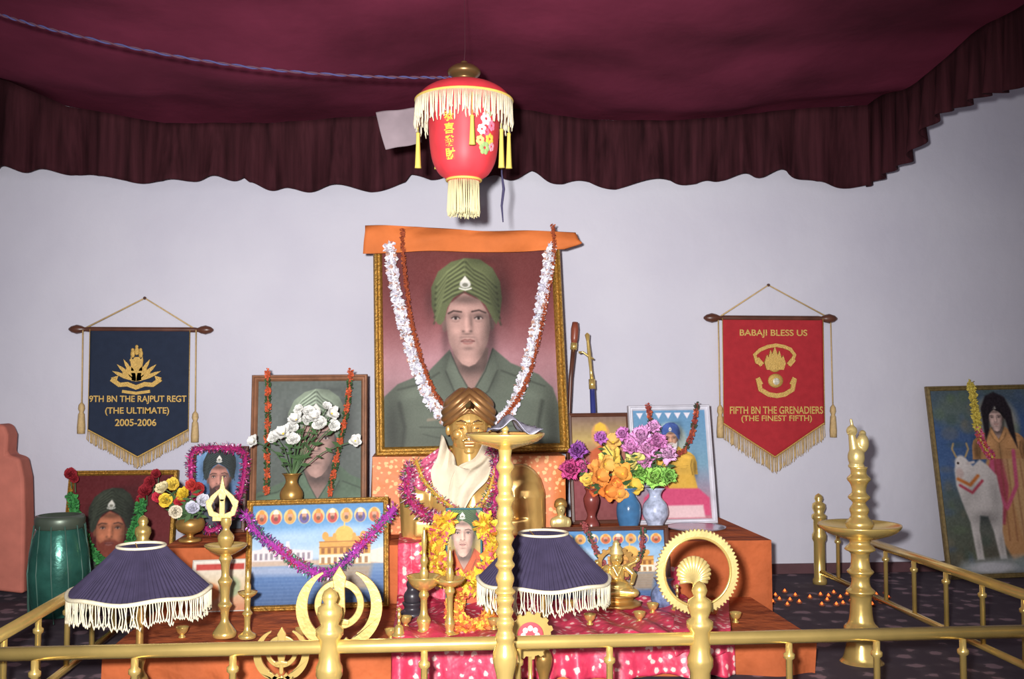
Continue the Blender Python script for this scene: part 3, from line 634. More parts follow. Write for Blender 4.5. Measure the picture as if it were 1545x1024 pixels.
garland('tinsel_garland','magenta tinsel garland looped around the bust chest',[W(618,705,3.95),W(614,740,3.93),W(632,770,3.92),W(665,785,3.91),W(700,790,3.90),W(735,780,3.91),W(750,745,3.92),W(748,700,3.95),W(742,672,3.99)],.038,tb,.005,15,.024,TINSEL,sp=True)
garland('tinsel_garland','multicoloured tinsel garland hanging on the bust',[W(628,695,3.95),W(640,725,3.92),W(668,755,3.90),W(700,772,3.89),W(728,758,3.90),W(744,720,3.93),W(745,680,3.97)],.022,pick((225,185,70),(200,60,80),(90,130,90),(225,225,225),(200,60,140)),.006,11,.018,TINSEL,sp=True)
# ================================================================ UPRIGHT PICTURE WITH MARIGOLDS
p=Paint(676,766,724,890,100,(170,190,200));p.grad([(766,(180,180,160)),(840,(190,150,60)),(890,(60,130,150))]);p.T(.44,(710,500),(698,805));soldier(p,(66,92,56),(205,165,148),(196,84,44));p.poly([(680,855),(720,855),(724,890),(676,890)],(205,84,52),2);p.noise(8,3)
picture('framed_picture','small upright picture of a turbaned man ringed by marigolds',[(672,766),(727,766),(728,892),(672,894)],3.76,3.82,3,mat('blue_frame',(60,120,130),.5),p,ZC+.02,.015)
my=pick((232,198,50),(236,208,74),(226,180,50),(232,196,60),(222,140,50),(214,90,110))
garland('marigold_garland','yellow marigold garland around the small upright picture',[W(676,786,3.71),W(658,802,3.71),W(654,830,3.70),W(664,858,3.69),W(684,878,3.68),W(702,882,3.68),W(724,876,3.68),W(743,852,3.70),W(748,824,3.71),W(740,800,3.71),W(726,788,3.71)],.052,my,.007,17,.030)
garland('marigold_garland','orange marigold garland lying below the small upright picture',[W(695,895,3.64),W(686,912,3.58),W(690,935,3.46),W(712,950,3.40),W(735,938,3.45),W(745,918,3.54),W(740,900,3.62)],.038,pick((215,112,50),(230,160,56),(205,84,54),(234,194,70)),.007,15,.026)
# ================================================================ RIGHT TABLE ITEMS
p=Paint(965,620,1072,780,130,(90,150,190));p.grad([(620,(92,138,176)),(700,(112,150,172)),(780,(180,105,118))])
p.ell(1018,665,24,26,(215,205,165),6,a=.5);p.poly([(990,745),(994,700),(1006,684),(1034,684),(1048,704),(1056,748)],(208,162,62),2);p.poly([(1000,700),(1012,735),(1002,750),(992,745)],(180,62,60),2)
p.T(.26,(710,490),(1019,664));soldier(p,(60,84,150),(196,146,120),(206,162,64),(205,200,195));p.T(1,(0,0),(0,0))
p.poly([(975,748),(990,735),(1055,736),(1070,750),(1070,775),(970,775)],(196,70,108),3);p.poly([(985,760),(1060,760),(1062,778),(984,778)],(215,182,184),3)
for i in range(7): p.poly([(970+i*14,624),(980+i*14,624),(975+i*14,633)],(220,215,225),1)
p.noise(8,3)
picture('framed_picture','white framed picture of a seated turbaned saint in yellow robes',[(956,613),(1080,610),(1082,788),(957,790)],4.45,4.55,8,mat('white_frame',(205,205,215),.5),p,ZB,.025)
garland('marigold_garland','rust garland on the white framed picture',[W(978,612,4.42),W(985,650,4.41),W(1000,680,4.4),W(1025,685,4.4),W(1042,660,4.41),W(1052,608,4.42)],.016,bands(18,(150,60,50),(190,90,60),(60,70,50)),.007,9,.014)
p=Paint(866,622,955,790,70,(205,130,70));p.grad([(622,(120,95,85)),(660,(180,155,90)),(700,(150,70,80)),(790,(120,60,60))]);p.ell(912,652,15,20,(205,150,90),3);p.poly([(890,735),(894,680),(912,668),(932,680),(938,735)],(190,90,50),3);p.ell(912,650,9,11,(185,135,110),1.5);p.poly([(902,646),(904,636),(912,631),(920,636),(923,646)],(220,180,60),1.5);p.noise(10,4)
picture('framed_picture','small picture of a crowned figure behind the bright flowers',[(862,624),(955,622),(958,795),(862,797)],4.5,4.58,6,DWOOD,p,ZB,.02)
def vase(cx_,Y,pts,m,name,label,z0=None):
    z0=ZB if z0 is None else z0
    e=thing(name,label,'vase',(W(cx_,700,Y).x,Y,z0));rev('vase_body',cx_,Y,z0,pts,m,e);return W(cx_,pts[-1][1],Y)
m1=vase(948,4.2,[(13,796),(15,790),(18,775),(17,760),(10,748),(9,742),(14,736)],mat('blue_glass',(60,112,160),.15,var=.3),'blue_vase','glossy blue glass vase of bright flowers')
CER=mat('white_ceramic',(176,186,212),.2,var=.4,vs=40)
m2=vase(988,4.25,[(11,796),(13,788),(19,775),(17,760),(9,750),(10,742),(15,736)],CER,'ceramic_vase','white and blue ceramic vase of flowers')
m3=vase(892,4.22,[(12,796),(11,788),(6,778),(10,765),(12,752),(8,742),(11,736)],mat('red_lacquer',(120,48,42),.3,var=.2),'lacquer_vase','dark red vase with orange lilies')
vase(1000,3.7,[(9,922),(13,918),(19,905),(18,892),(11,882),(12,876),(15,872)],mat('blue_pink_ceramic',(96,112,150),.25,var=.5,vs=50),'ceramic_pot','small blue and pink ceramic pot on the altar step',ZC+.02)
g='bright flowers on the altar'
FL=[(872,680,13,(160,84,175),'carn',m3),(862,708,15,(216,80,148),'carn',m3),(880,706,11,(228,104,170),'carn',m3),(903,720,14,(248,160,70),'open',m3),(925,690,15,(250,218,100),'open',m1),(940,715,14,(252,182,76),'open',m1),(915,742,13,(250,150,60),'open',m3),(895,738,12,(248,125,66),'open',m3),(955,735,13,(252,212,80),'open',m1),(925,668,12,(250,206,110),'open',m1),(950,676,14,(242,160,222),'carn',m1),(968,660,15,(248,180,235),'carn',m2),(990,668,14,(230,142,208),'carn',m2),(1008,686,14,(250,195,238),'carn',m2),(975,692,15,(240,165,218),'carn',m2),(940,655,10,(226,140,212),'carn',m1),(965,715,15,(160,222,100),'carn',m2),(988,722,16,(178,236,112),'carn',m2),(1008,718,12,(150,212,98),'carn',m2),(935,745,12,(248,182,90),'open',m1),(905,662,10,(196,112,198),'carn',m1),(960,690,12,(250,244,150),'open',m1),(985,645,10,(240,175,228),'carn',m2),(912,700,12,(252,196,94),'open',m3),(975,678,12,(244,170,224),'carn',m2),(950,702,10,(252,230,120),'open',m1),(888,724,10,(246,206,90),'open',m3),(900,705,10,(252,170,80),'open',m3),(928,728,10,(250,140,60),'open',m1)]
for fx,fy,fr,c,k,mm in FL:
    flower(fx,fy,4.18+random.uniform(-.05,.05),fr,c,k,mm,'artificial_flower','bright %s artificial blossom standing in an altar vase'%('ruffled' if k=='carn' else 'lily'),g,sc=1.35)
tag(obj('silver_tray',one(lathe([(.0,.0),(.10,0),(.125,.006),(.13,.012),(.122,.009),(.10,.004),(0.001,.004)],40),'t',mat('silver',(190,195,210),.25,.7)),loc=(W(1050,780,4.3).x,4.3,ZB)),'round silver tray on the orange table','tray')
sw=thing('sheathed_sword','ceremonial sword in a blue sheath leaning beside the portrait','sword')
a=W(902,790,4.55);b=W(893,572,4.62);c=W(886,505,4.66)
a.z=ZB
obj('scabbard',one(tube([a,a.lerp(b,.3),a.lerp(b,.6),b],[.011,.014,.014,.012],12),'s',mat('navy_sheath',(40,48,120),.4)),sw)
obj('hilt',one(tube([b,b.lerp(c,.2),b.lerp(c,.6),b.lerp(c,.85),c,c+Vector((0,0,.01))],[.010,.007,.009,.007,.012,.003],12),'h',BRASS),sw)
obj('guard',one(tube([b.lerp(c,.6)+Vector((-.05,0,.0)),b.lerp(c,.55)+Vector((-.03,0,.012)),b.lerp(c,.5),b.lerp(c,.5)+Vector((.02,0,-.01))],[.006,.005,.006,.004],8),'g',BRASS),sw)
obj('scabbard_band',one(tube([a.lerp(b,.93),b],.0155,12),'sb',BRASS),sw)
bt=thing('wooden_baton','short brown wooden baton with brass collar beside the portrait','baton')
a=W(858,640,4.66);b=W(861,570,4.67);c=W(866,520,4.68);d=W(868,486,4.69);a2=W(852,780,4.64);a2.z=ZB;a2.x=max(a2.x,xa1+.01)
a.x=max(a.x,xa1+.012)
obj('shaft',one(tube([a2,a,b,c],[.006,.008,.01,.012],10),'s',DWOOD),bt)
obj('grip',one(tube([c,c.lerp(d,.3),c.lerp(d,.7),d],[.013,.018,.019,.014],12),'g',mat('red_wood',(130,60,40),.35)),bt)
obj('collar',one(tube([c.lerp(b,.15),c.lerp(d,.08)],.016,12),'c',BRASS),bt)
sb=W(846,790,4.08);k=U(846,4.08)*1.15;e=thing('small_bust','small bronze bust of a turbaned man on a round base','statuette',(sb.x,4.08,ZB))
def q(x,z,y=0): return (x*k,y,z*k)
obj('bust_body',blob([('e',q(0,21),(12*k,.018,9*k)),('e',q(-9,20),(5*k,.014,7*k)),('e',q(9,20),(5*k,.014,7*k)),('c',q(0,26),q(0,33),4*k,4*k),('e',q(0,37),(6*k,.019,8*k)),('e',q(0,36,-.018),(1.5*k,.006,2.5*k))],.0018,BRASSP,'bb',2),e)
obj('turban',turban(8.5*k,.024,9*k,BRASSD,12,30),e,q(0,43,.002));obj('base',one(lathe([(9*k,0),(10*k,2*k),(6*k,6*k),(7*k,14*k)],24),'base',DWOOD),e)
# seated statuette
sx=W(930,905,3.72);k=U(932,3.72);e=thing('deity_statuette','golden seated figure statuette on a pedestal before the lake picture','statuette',(sx.x,3.72,ZC+.024));e.scale=(1.6,1.5,1.3)
fig=[('e',q(0,34),(8*k,.016,13*k)),('e',q(0,22,-.01),(13*k,.024,8*k)),('c',q(-8,18,-.015),q(14,16,-.03),6*k,5*k),('c',q(9,19,-.015),q(-13,15,-.03),6*k,5*k),('e',q(0,52),(6*k,.015,7.5*k)),('e',q(0,51,-.015),(1.4*k,.005,2*k)),('c',q(0,44),q(0,48),3.6*k,3.6*k),
('c',q(-9,42),q(-17,36,-.01),3.4*k,2.6*k),('c',q(-17,36,-.01),q(-19,47,-.02),2.5*k,2.*k),('c',q(9,42),q(16,34,-.01),3.4*k,2.6*k),('c',q(16,34,-.01),q(12,27,-.035),2.5*k,2*k),('c',q(-9,40),q(-13,29,-.03),3*k,2.2*k),('c',q(9,43),q(19,49,0),2.6*k,2*k),('e',q(-19,49,-.02),(2.6*k,.006,3.4*k)),('e',q(20,51,0),(2.6*k,.006,3.4*k)),('c',q(-4,44,-.014),q(0,34,-.02),1.4*k,1.4*k),('c',q(4,44,-.014),q(0,34,-.02),1.4*k,1.4*k)]
obj('figure',blob(fig,.0017,BRASS,'fig',1),e);obj('crown',one(lathe([(6.4*k,0),(7*k,2*k),(5.5*k,5*k),(6*k,7*k),(3*k,11*k),(3.4*k,13*k),(.3*k,17*k)],16),'crown',BRASSP),e,q(0,56.5))
mb=MB();mb.add(annulus(13*k,17*k,.008,.013,46*k,96,2.2*k,3));obj('halo',mb.mesh('halo',BRASSD,False),e)
obj('pedestal',one(lathe(smoothprof([(22*k,0),(23*k,3*k),(16*k,6*k),(17*k,10*k),(21*k,13*k),(14*k,15*k)],3),28,.05,12),'ped',BRASSD),e)
cupm=one(lathe(smoothprof([(.010,0),(.012,.004),(.007,.010),(.016,.020),(.021,.034),(.020,.036),(.012,.022),(.001,.014)],3),24),'cup_bowl',BRASS)
for (cpx,cy_) in ((590,3.36),(612,3.42),(745,3.36),(890,3.40),(965,3.42),(1075,3.45),(455,3.4),(275,3.45),(560,3.5),(860,3.62),(985,3.55),(1110,3.5)):
    pos=W(cpx,940,cy_);e=thing('brass_cup','small brass offering cup on the altar step','cup',(pos.x,cy_,ZC+(.028 if 592<cpx<1098 else .001)),group='offering cups on the altar step');obj('cup_bowl',cupm,e)
bellm=[one(lathe(smoothprof([(.022,0),(.023,.004),(.017,.012),(.014,.028),(.009,.036),(.003,.038)],3),24),'bell_body',BRASS),one(lathe(smoothprof([(.004,.036),(.006,.046),(.004,.056),(.007,.066),(.004,.078),(.008,.086),(.001,.094)],3),16),'bell_handle',BRASS)]
for cpx,cy_ in((602,3.3),(1022,3.6)):
    pos=W(cpx,940,cy_);e=thing('brass_hand_bell','small brass hand bell with turned handle on the altar','bell',(pos.x,cy_,ZC+.028),group='hand bells on the altar')
    for mm_ in bellm: obj(mm_.name.split('.')[0],mm_,e)
bk=mat('black_stone',(40,36,42),.35)
e=thing('stone_idol','small black stone idol on a round base','idol',(W(622,900,3.62).x,3.62,ZC+.022))
obj('idol_base',one(lathe(smoothprof([(.045,0),(.046,.012),(.028,.026),(.036,.045),(.03,.05)],3),24),'ib',bk),e);obj('idol_body',one(lathe(smoothprof([(.028,.048),(.030,.075),(.018,.095),(.022,.112),(.014,.130),(.002,.145)],3),24),'ib',bk),e)
# folded cloth on right side of step
drape('red_folded_cloth','crumpled red patterned cloth hanging over the altar step','cloth',[((1020,905,3.75),(1098,905,3.75)),((1016,925,3.5),(1100,925,3.5)),((1014,948,3.24),(1102,946,3.24)),((1016,985,3.2),(1100,985,3.2))],PNK,2.5,.02,nu=40)
# ================================================================ BANNERS
def banner(c,rodpy,xl,xr,clothL,clothR,side,tip,fr,col,name,label,cordtop,tas,apexx):
    Y=4.955;u=U(c,Y);e=thing(name,label,'banner',W(c,rodpy,Y))
    X=lambda px:(px-c)*u
    Z=lambda py:(rodpy-py)*u
    P=[X(xl),X(xl+4),X(xl+12),X(xl+19),X(xl+24),X(xl+29),X(xr-29),X(xr-24),X(xr-19),X(xr-12),X(xr-4),X(xr)];R=[2,6,9,7,4,5,5,4,7,9,6,2]
    obj('rod',one(tube([(x,0,0) for x in P],[r*.8*u for r in R],14),'rod',DWOOD),e)
    m=mat(name+'_cloth',col,.85,bump=.1,bs=200,var=.08,vs=30,spec=.2)
    def fn(a,v):
        b=side+(tip-side)*(1-abs(a-.5)*2);py=rodpy-1+(b-rodpy)*v;x=clothL+(clothR-clothL)*a
        return (X(x),-.008-.004*math.sin(a*9+v*3)*v,Z(py))
    solid(obj('cloth',one(grid(fn,40,24),'cloth',m),e),.003)
    pts=[(X(clothL+(clothR-clothL)*a),-.009-.004*math.sin(a*9+3),Z(side+(tip-side)*(1-abs(a-.5)*2)-3)) for a in np.linspace(0,1,110)]
    fringe(pts,(fr-tip+2)*u,GFRINGE,'fringe',e,.0016,.1)
    mb=MB()
    mb.add(tube([(p[0],p[1]-.003,p[2]) for p in pts],.0035,6));mb.add(tube([(X(clothL),-.012,Z(rodpy)),(X(clothL),-.012,Z(side))],.0018,6));mb.add(tube([(X(clothR),-.012,Z(rodpy)),(X(clothR),-.012,Z(side))],.0018,6))
    obj('braid',mb.mesh('braid',GTHREAD),e)
    mb=MB();tl,tR,tb=tas;mb.add(tube([(X(tl),-.004,0),(X(apexx),.03,Z(cordtop)),(X(tR),-.004,0)],.004,8));obj('hanging_cord',mb.mesh('cord',GFRINGE),e)
    mb=MB();mb.add(ellip((X(apexx),.03,Z(cordtop)),(.008,.014,.008),10,8));obj('nail',mb.mesh('nail',DWOOD),e)
    for tx,tz in((tl,tb[0]),(tR,tb[1])):
        mb=MB();mb.add(tube([(X(tx),-.008,0),(X(tx+1),-.010,Z(tz-46))],.0035,8));mb.add(lathe([(.004,Z(tz-48)),(.013,Z(tz-44)),(.015,Z(tz-38)),(.009,Z(tz-33)),(.014,Z(tz-30)),(.018,Z(tz-10)),(.017,Z(tz))],14,.06,7),M=Matrix.Translation((X(tx+1),-.012,0)))
        obj('tassel',mb.mesh('tassel',GFRINGE),e)
    return e,X,Z
e,X,Z=banner(212,497,104,323,137,288,655,697,713,(24,34,54),'navy_banner','navy pennant banner with gold regimental crest hanging from a wooden rod',447,(126,297,(658,672)),215)
def txt(e,body,cx,cy,w,h,X,Z,y=-.018):
    u=X(1)-X(0);return obj('lettering',text_mesh(body,w*u,h*u,GTHREAD,.001,.018),e,(X(cx),y,Z(cy)))
txt(e,'9TH BN THE RAJPUT REGT',212,606,146,13,X,Z);txt(e,'(THE ULTIMATE)',211,624,96,13,X,Z);txt(e,'2005-2006',209,641,62,11,X,Z)
mb=MB();y0,y1=-.021,-.015
def PP(pts): return [(X(a),Z(b)) for a,b in pts]
def leaf(ang,l,wd,yy,bx_=209,by_=578):
    a=math.radians(ang);ca,sa=math.sin(a),math.cos(a)
    L1=[(0,0),(wd*.7,l*.3),(wd,l*.5),(wd*.75,l*.78),(0,l),(-wd*.75,l*.78),(-wd,l*.5),(-wd*.7,l*.3)]
    mb.add(prism(PP([(bx_+x_*sa+z_*ca,by_-z_*sa+x_*ca) for x_,z_ in L1]),yy,y1))
for ang in(-66,-48,-30,-13,13,30,48,66): leaf(ang,40,3.2,y0)
for ang in(-56,-38,-20,20,38,56): leaf(ang,26,3.0,y0-.003)
mb.add(prism(PP([(202,577),(203,566),(201,560),(203,545),(206,540),(213,540),(216,545),(218,560),(216,566),(217,577)]),y0-.003,y1))
for x_ in(203,209,215): mb.add(ellip((X(x_),y0-.002,Z(531 if x_==209 else 535)),(.011,.006,.020),12,8));mb.add(ellip((X(x_),y0-.004,Z(524 if x_==209 else 529)),(.008,.005,.009),10,8))
mb.add(band(PP([(199,545),(219,545)]),.010,y0-.005,y1));mb.add(band(PP([(198,563),(220,563)]),.010,y0-.005,y1))
mb.add(band(PP([(172,574),(184,583),(196,582),(209,587),(222,582),(234,583),(246,574)]),.022,y0-.005,y1));mb.add(band(PP([(172,574),(180,570),(176,580)]),.014,y0,y1));mb.add(band(PP([(246,574),(238,570),(242,580)]),.014,y0,y1))
mb.add(band(PP([(188,593),(209,596),(230,593)]),.014,y0-.002,y1))
obj('emblem',mb.mesh('emblem',GTHREAD,False),e)
e,X,Z=banner(1165,480,1062,1264,1089,1241,637,686,708,(166,32,40),'red_banner','red pennant banner with gold grenade crest hanging from a wooden rod',430,(1083,1253,(655,655)),1163)
txt(e,'BABAJI BLESS US',1165,503,102,12,X,Z);txt(e,'FIFTH BN THE GRENADIERS',1168,615,140,11,X,Z);txt(e,'(THE FINEST FIFTH)',1168,628,106,11,X,Z)
mb=MB();mb.add(ellip((X(1167),-.018,Z(572)),(.040,.012,.036),24,14));mb.add(ellip((X(1166),-.018,Z(551)),(.034,.011,.030),20,12))
for dx_,h_,w_ in((-11,22,5),(-6,29,5),(0,34,6),(6,28,5),(11,21,5)):
    mb.add(prism(PP([(1166+dx_*.7-w_,556),(1166+dx_-w_,556-h_*.5),(1166+dx_*1.1,556-h_),(1166+dx_+w_,556-h_*.45),(1166+dx_*.7+w_,556)]),-.026-.001*abs(dx_)/6,-.014))
mb.add(band(PP([(1147,548),(1139,545),(1136,534),(1144,527),(1156,522),(1168,520),(1180,522),(1190,526),(1196,534),(1192,545),(1186,548)]),.018,-.022,-.014))
for sg in(-1,1): mb.add(band(PP([(1167+sg*20,549),(1167+sg*28,540)]),.026,-.021,-.014));mb.add(band(PP([(1168+sg*28,568),(1168+sg*23,578)]),.024,-.021,-.014))
mb.add(band(PP([(1141,571),(1144,585),(1156,592),(1168,594),(1180,592),(1192,585),(1195,571)]),.024,-.023,-.014))
obj('emblem',mb.mesh('emblem',GTHREAD,False),e)
obj('crest_disc',one(ellip((X(1167),-.029,Z(573)),(.018,.003,.018),20,10),'cd',mat('silver_thread',(205,198,176),.5,.2,var=.4,vs=120)),e)
# ================================================================ LANTERN
YL=3.3;cl=700;ul=U(cl,YL);zl=W(cl,330,YL).z;ln=thing('hanging_lantern','red silk lantern with gold characters and cream fringes on a rope','lantern',(W(cl,200,YL).x,YL,zl))
RED=mat('red_silk',(206,44,54),.55,emis=.12,var=.15,vs=15)  # faint emission put into the silk to imitate a lit interior
rev('cap',cl,YL,zl,[(22,128),(25,124),(15,120),(24,113),(25,107),(17,100),(7,97),(5,93)],mat('dark_brass',(120,90,50),.35,.7),ln)
rev('canopy_top',cl,YL,zl,[(70,160),(74,155),(72,150),(62,139),(46,130),(25,124)],RED,ln,seg=40)
PB=[(24,274),(27,270),(38,262),(47,245),(51,225),(53,200),(54,182),(55,165),(56,156)]
bprof=smoothprof(prof(cl,YL,PB,zl),4)
obj('lantern_body',one(lathe(bprof,48,.012,8),'b',RED),ln)
YTR=mat('yellow_trim',(218,184,84),.6)
for rr_,py in((56,158),(26,272),(74,153)): 
    z=W(cl,py,YL).z-zl;obj('trim',one(tube([(rr_*ul*math.cos(a),rr_*ul*math.sin(a),z) for a in np.linspace(0,2*math.pi,40,endpoint=False)],.0045,8,True),'trim',YTR),ln)
n=210;z=W(cl,154,YL).z-zl;fringe([(74*ul*math.cos(2*math.pi*i/n),74*ul*math.sin(2*math.pi*i/n),z) for i in range(n)],36*ul,CREAM,'upper_fringe',ln,.0018,.3)
z=W(cl,272,YL).z-zl
fringe([((23 if i%2 else 19)*ul*math.cos(2*math.pi*i/90),(23 if i%2 else 19)*ul*math.sin(2*math.pi*i/90),z) for i in range(90)],54*ul,mat('yellow_cream_fringe',(214,202,152),.8,var=.1),'lower_fringe',ln,.0019,.04)
YT=mat('yellow_tassel',(208,186,78),.7,var=.15)
for ox,oy,t0,t1 in((-70,0,160,255),(9,-74,160,236),(54,-45,160,262),(68,-10,160,255),(-40,50,160,245)):
    a=W(cl,t0,YL).z-zl;b=W(cl,t1,YL).z-zl;m_=a+(b-a)*.45;mb=MB();mb.add(tube([(0,0,a),(0,0,m_)],.0012,6));mb.add(lathe([(.002,m_+.004),(.007,m_),(.006,m_-.01),(.010,b+.01),(.011,b)],10,.1,5))
    obj('tassel',mb.mesh('tassel',YT),ln,(ox*ul,oy*ul,0))
br=[p_[0] for p_ in bprof];bzz=[p_[1] for p_ in bprof]
def wrap(me,th0,off=.003):
    for v_ in me.vertices:
        x,y,z=v_.co;R=float(np.interp(z,bzz,br))+off;th=th0+x/R;v_.co=((R-y)*math.sin(th),-(R-y)*math.cos(th),z)
    me.update();return me
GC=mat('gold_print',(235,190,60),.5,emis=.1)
for i,ch in enumerate('恭喜發財'):
    me=text_mesh(ch,16*ul,16*ul,GC,.001,.02)
    if len(me.vertices):
        zc=W(cl,188+i*18,YL).z-zl
        for v_ in me.vertices: v_.co.z+=zc
        obj('lettering',wrap(me,-.46),ln)
mb=MB()
for (fx,fz,fr,c) in[(0,190,11,(245,205,212)),(12,198,9,(232,120,150)),(-7,206,9,(240,225,220)),(9,218,10,(235,190,70)),(0,232,11,(150,180,110)),(14,228,8,(232,150,166)),(-9,222,8,(232,205,120)),(5,182,6,(190,210,145)),(2,209,7,(225,90,120))]:
    zc=W(cl,fz,YL).z-zl
    for k_ in range(6):
        a=k_*math.pi/3+fx;s=fr*ul
        mb.add(ellip((fx*ul+math.cos(a)*s*.55,0,zc+math.sin(a)*s*.55),(s*.4,.0015,s*.4),8,6),c)
me=mb.mesh('print',PETAL);obj('flower_print',wrap(me,.62,.002),ln)
rp=[W(-60,0,3.1),W(0,22,3.12),W(100,50,3.15),W(250,82,3.2),W(400,104,3.24),W(550,115,3.28),W(660,117,3.3),W(693,116,3.3)]
def twist(pts,r,n=24):
    q_=catmull([Vector(p_) for p_ in pts],n);mbs=[]
    for s in(0,1):
        pp=[]
        for i,c in enumerate(q_):
            a=i*.9+s*math.pi;pp.append(c+Vector((0,math.cos(a)*r,math.sin(a)*r)))
        mbs.append(tube(pp,r*1.05,6))
    return mbs
t2=twist(rp,.0028);mb=MB();mb.add(t2[0],(70,36,52));mb.add(t2[1],(52,52,100));tag(obj('twisted_rope',mb.mesh('rope',vcm('rope_fibre',.8))),'thin blue and maroon twisted rope holding the lantern','rope')
tp_=W(700,95,YL);tag(obj('hanging_wire',one(tube([tp_+Vector((0,0,-.004)),tp_+Vector((.004,.01,.05)),(tp_.x,YL+.02,2.43)],.0007,6),'w',mat('dark_wire',(50,14,24),.8))),'thin dark wire from the lantern cap up to the canopy','wire')
drape('paper_card','pale paper card hanging behind the lantern','paper',[((567,170,3.5),(632,162,3.5)),((574,200,3.49),(634,190,3.49)),((582,226,3.5),(636,216,3.5))],mat('grey_paper',(122,108,114),.85),1,.004)
tag(obj('dark_cord',one(tube([W(757,150,3.42),W(757,200,3.42),W(757,262,3.42),W(760,285,3.42),W(757,310,3.42),W(759,335,3.42)],[.002,.002,.003,.005,.004,.002],8),'dc',mat('navy_cord',(40,36,72),.7))),'dark cord with a knotted end hanging behind the lantern','cord')
# ================================================================ LAMP SHADES
NAVY=mat('navy_pleated_fabric',(42,35,60),.85,var=.15,vs=30,spec=.25)
def table_lamp(cx_,Y,t,b,fb,rt,rb,label,tilt=0):
    u=U(cx_,Y);e=thing('table_lamp',label,'lamp',(W(cx_,b,Y).x,Y,0));zt=W(cx_,t,Y).z;zb=W(cx_,b,Y).z;zf=W(cx_,fb,Y).z;rt*=u;rb*=u
    K=84;ns=K*4;v=[];f=[];nr=8
    for i in range(nr+1):
        s=i/nr;r=rt+(rb-rt)*(s**1.08);z=zt+(zb-zt)*s
        for j in range(ns):
            a=2*math.pi*j/ns;rr_=r*(1+.020*math.sin(K*a+math.sin(a*5)*.9)*(1-.3*s));v.append((rr_*math.cos(a),rr_*math.sin(a),z+.004*math.cos(6*a)*s))
    for i in range(nr):
        for j in range(ns): q_=(j+1)%ns;f.append((i*ns+j,(i+1)*ns+j,(i+1)*ns+q_,i*ns+q_))
    obj('lamp_shade',one((v,f),'shade',NAVY,False),e,rot=(0,tilt,0))
    C=lambda r,z,n=60,w=0:[(r*math.cos(2*math.pi*i/n),r*math.sin(2*math.pi*i/n),z+w*math.cos(6*2*math.pi*i/n)) for i in range(n)]
    obj('braid_trim',one(tube(C(rt*1.01,zt),.004,8,True),'trim',CREAM),e);obj('braid_trim',one(tube(C(rb*1.01,zb,60,.004),.006,8,True),'trim',CREAM),e)
    mb=MB();n=170
    for i in range(n):
        a=2*math.pi*i/n;x=rb*1.015*math.cos(a);y=rb*1.015*math.sin(a);l=(zb-zf)*random.uniform(.8,1.12);z=zb+.004*math.cos(6*a)
        sw_=random.uniform(-.006,.006);tx,ty=-math.sin(a),math.cos(a)
        mb.add(tube([(x,y,z),(x+tx*sw_,y+ty*sw_,z-l*.5),(x+tx*.002,y+ty*.002,z-l*.9),(x+tx*.005,y+ty*.005,z-l),(x+tx*.008,y+ty*.008,z-l*.85)],[.0016,.0016,.002,.002,.0015],5))
    obj('fringe',mb.mesh('fringe',CREAM),e)
    P=smoothprof([(.065,0),(.066,.012),(.03,.03),(.014,.06),(.024,.10),(.026,.13),(.012,.16),(.018,.19),(.010,.22),(.010,zt-.06),(.004,zt-.03)],3)
    obj('lamp_base',one(lathe(P,24),'base',BRASSD),e)
    mb=MB()
    for i in range(3):
        a=i*2.094;mb.add(tube([(0,0,zt-.035),(rt*math.cos(a),rt*math.sin(a),zt)],.0018,6))
    obj('shade_carrier',mb.mesh('car',BRASSD),e)
    mb=MB();mb.add(ellip((0,0,zt-.07),(.022,.022,.03),14,10));obj('bulb',mb.mesh('bulb',mat('white_glass',(225,222,210),.3)),e)
    return e
table_lamp(212,2.9,823,890,925,35,103,'navy pleated table lamp with cream fringe near the side railing')
table_lamp(820,3.05,804,872,906,36,97,'navy pleated table lamp with cream fringe before the altar steps')
# ================================================================ BRASS OIL LAMPS
def oil(cx_,Y,z0,base,dish,top,label,m=BRASS,name='brass_oil_lamp'):
    e=thing(name,label,'oil lamp',(W(cx_,800,Y).x,Y,z0))
    rev('stem',cx_,Y,z0,base,m,e,3,28)
    if dish: rev('oil_dish',cx_,Y,z0,dish,m,e,2,36)
    if top: rev('finial',cx_,Y,z0,top,m,e,3,20)
    return e
zb_=[(60,1160),(62,1150),(40,1135),(20,1120),(14,1090),(18,1075),(13,1060),(12,1030),(14,1015),(18,998),(18,985),(13,970),(15,960),(11,950),(14,938),(10,930),(13,922),(10,914),(14,904),(11,898),(16,892),(11,885),(14,872),(10,860),(15,852),(11,844),(14,832),(10,822),(14,812),(11,804),(15,796),(11,788),(13,775),(10,763),(15,752),(10,744),(12,730),(9,715),(14,704),(9,694),(10,680),(12,670)]
lampA=oil(762,2.42,0,zb_,[(10,678),(22,674),(48,666),(58,657),(59,653),(50,658),(20,664),(2,665)],[(11,664),(8,658),(4,652),(6,647),(1,640)],'tall turned brass oil lamp standing in front of the railing')
def fo(u_,v_):
    return (.085*(u_-.5)*2*(1-.3*v_)*.8,.05*(v_-.5)*1.6,.018+.03*math.exp(-((u_-.42)/.18)**2)-.02*abs(v_-.5)+.007*math.sin(u_*14+v_*9))
zz_=W(775,648,2.42);solid(tag(obj('foil_wrapper',one(grid(fo,24,10),'fw',mat('grey_foil',(96,94,106),.4,.3,var=.5,vs=40)),loc=(zz_.x,2.42,zz_.z-.012)),'crumpled dark foil resting on the tall lamp dish','foil'),.002)
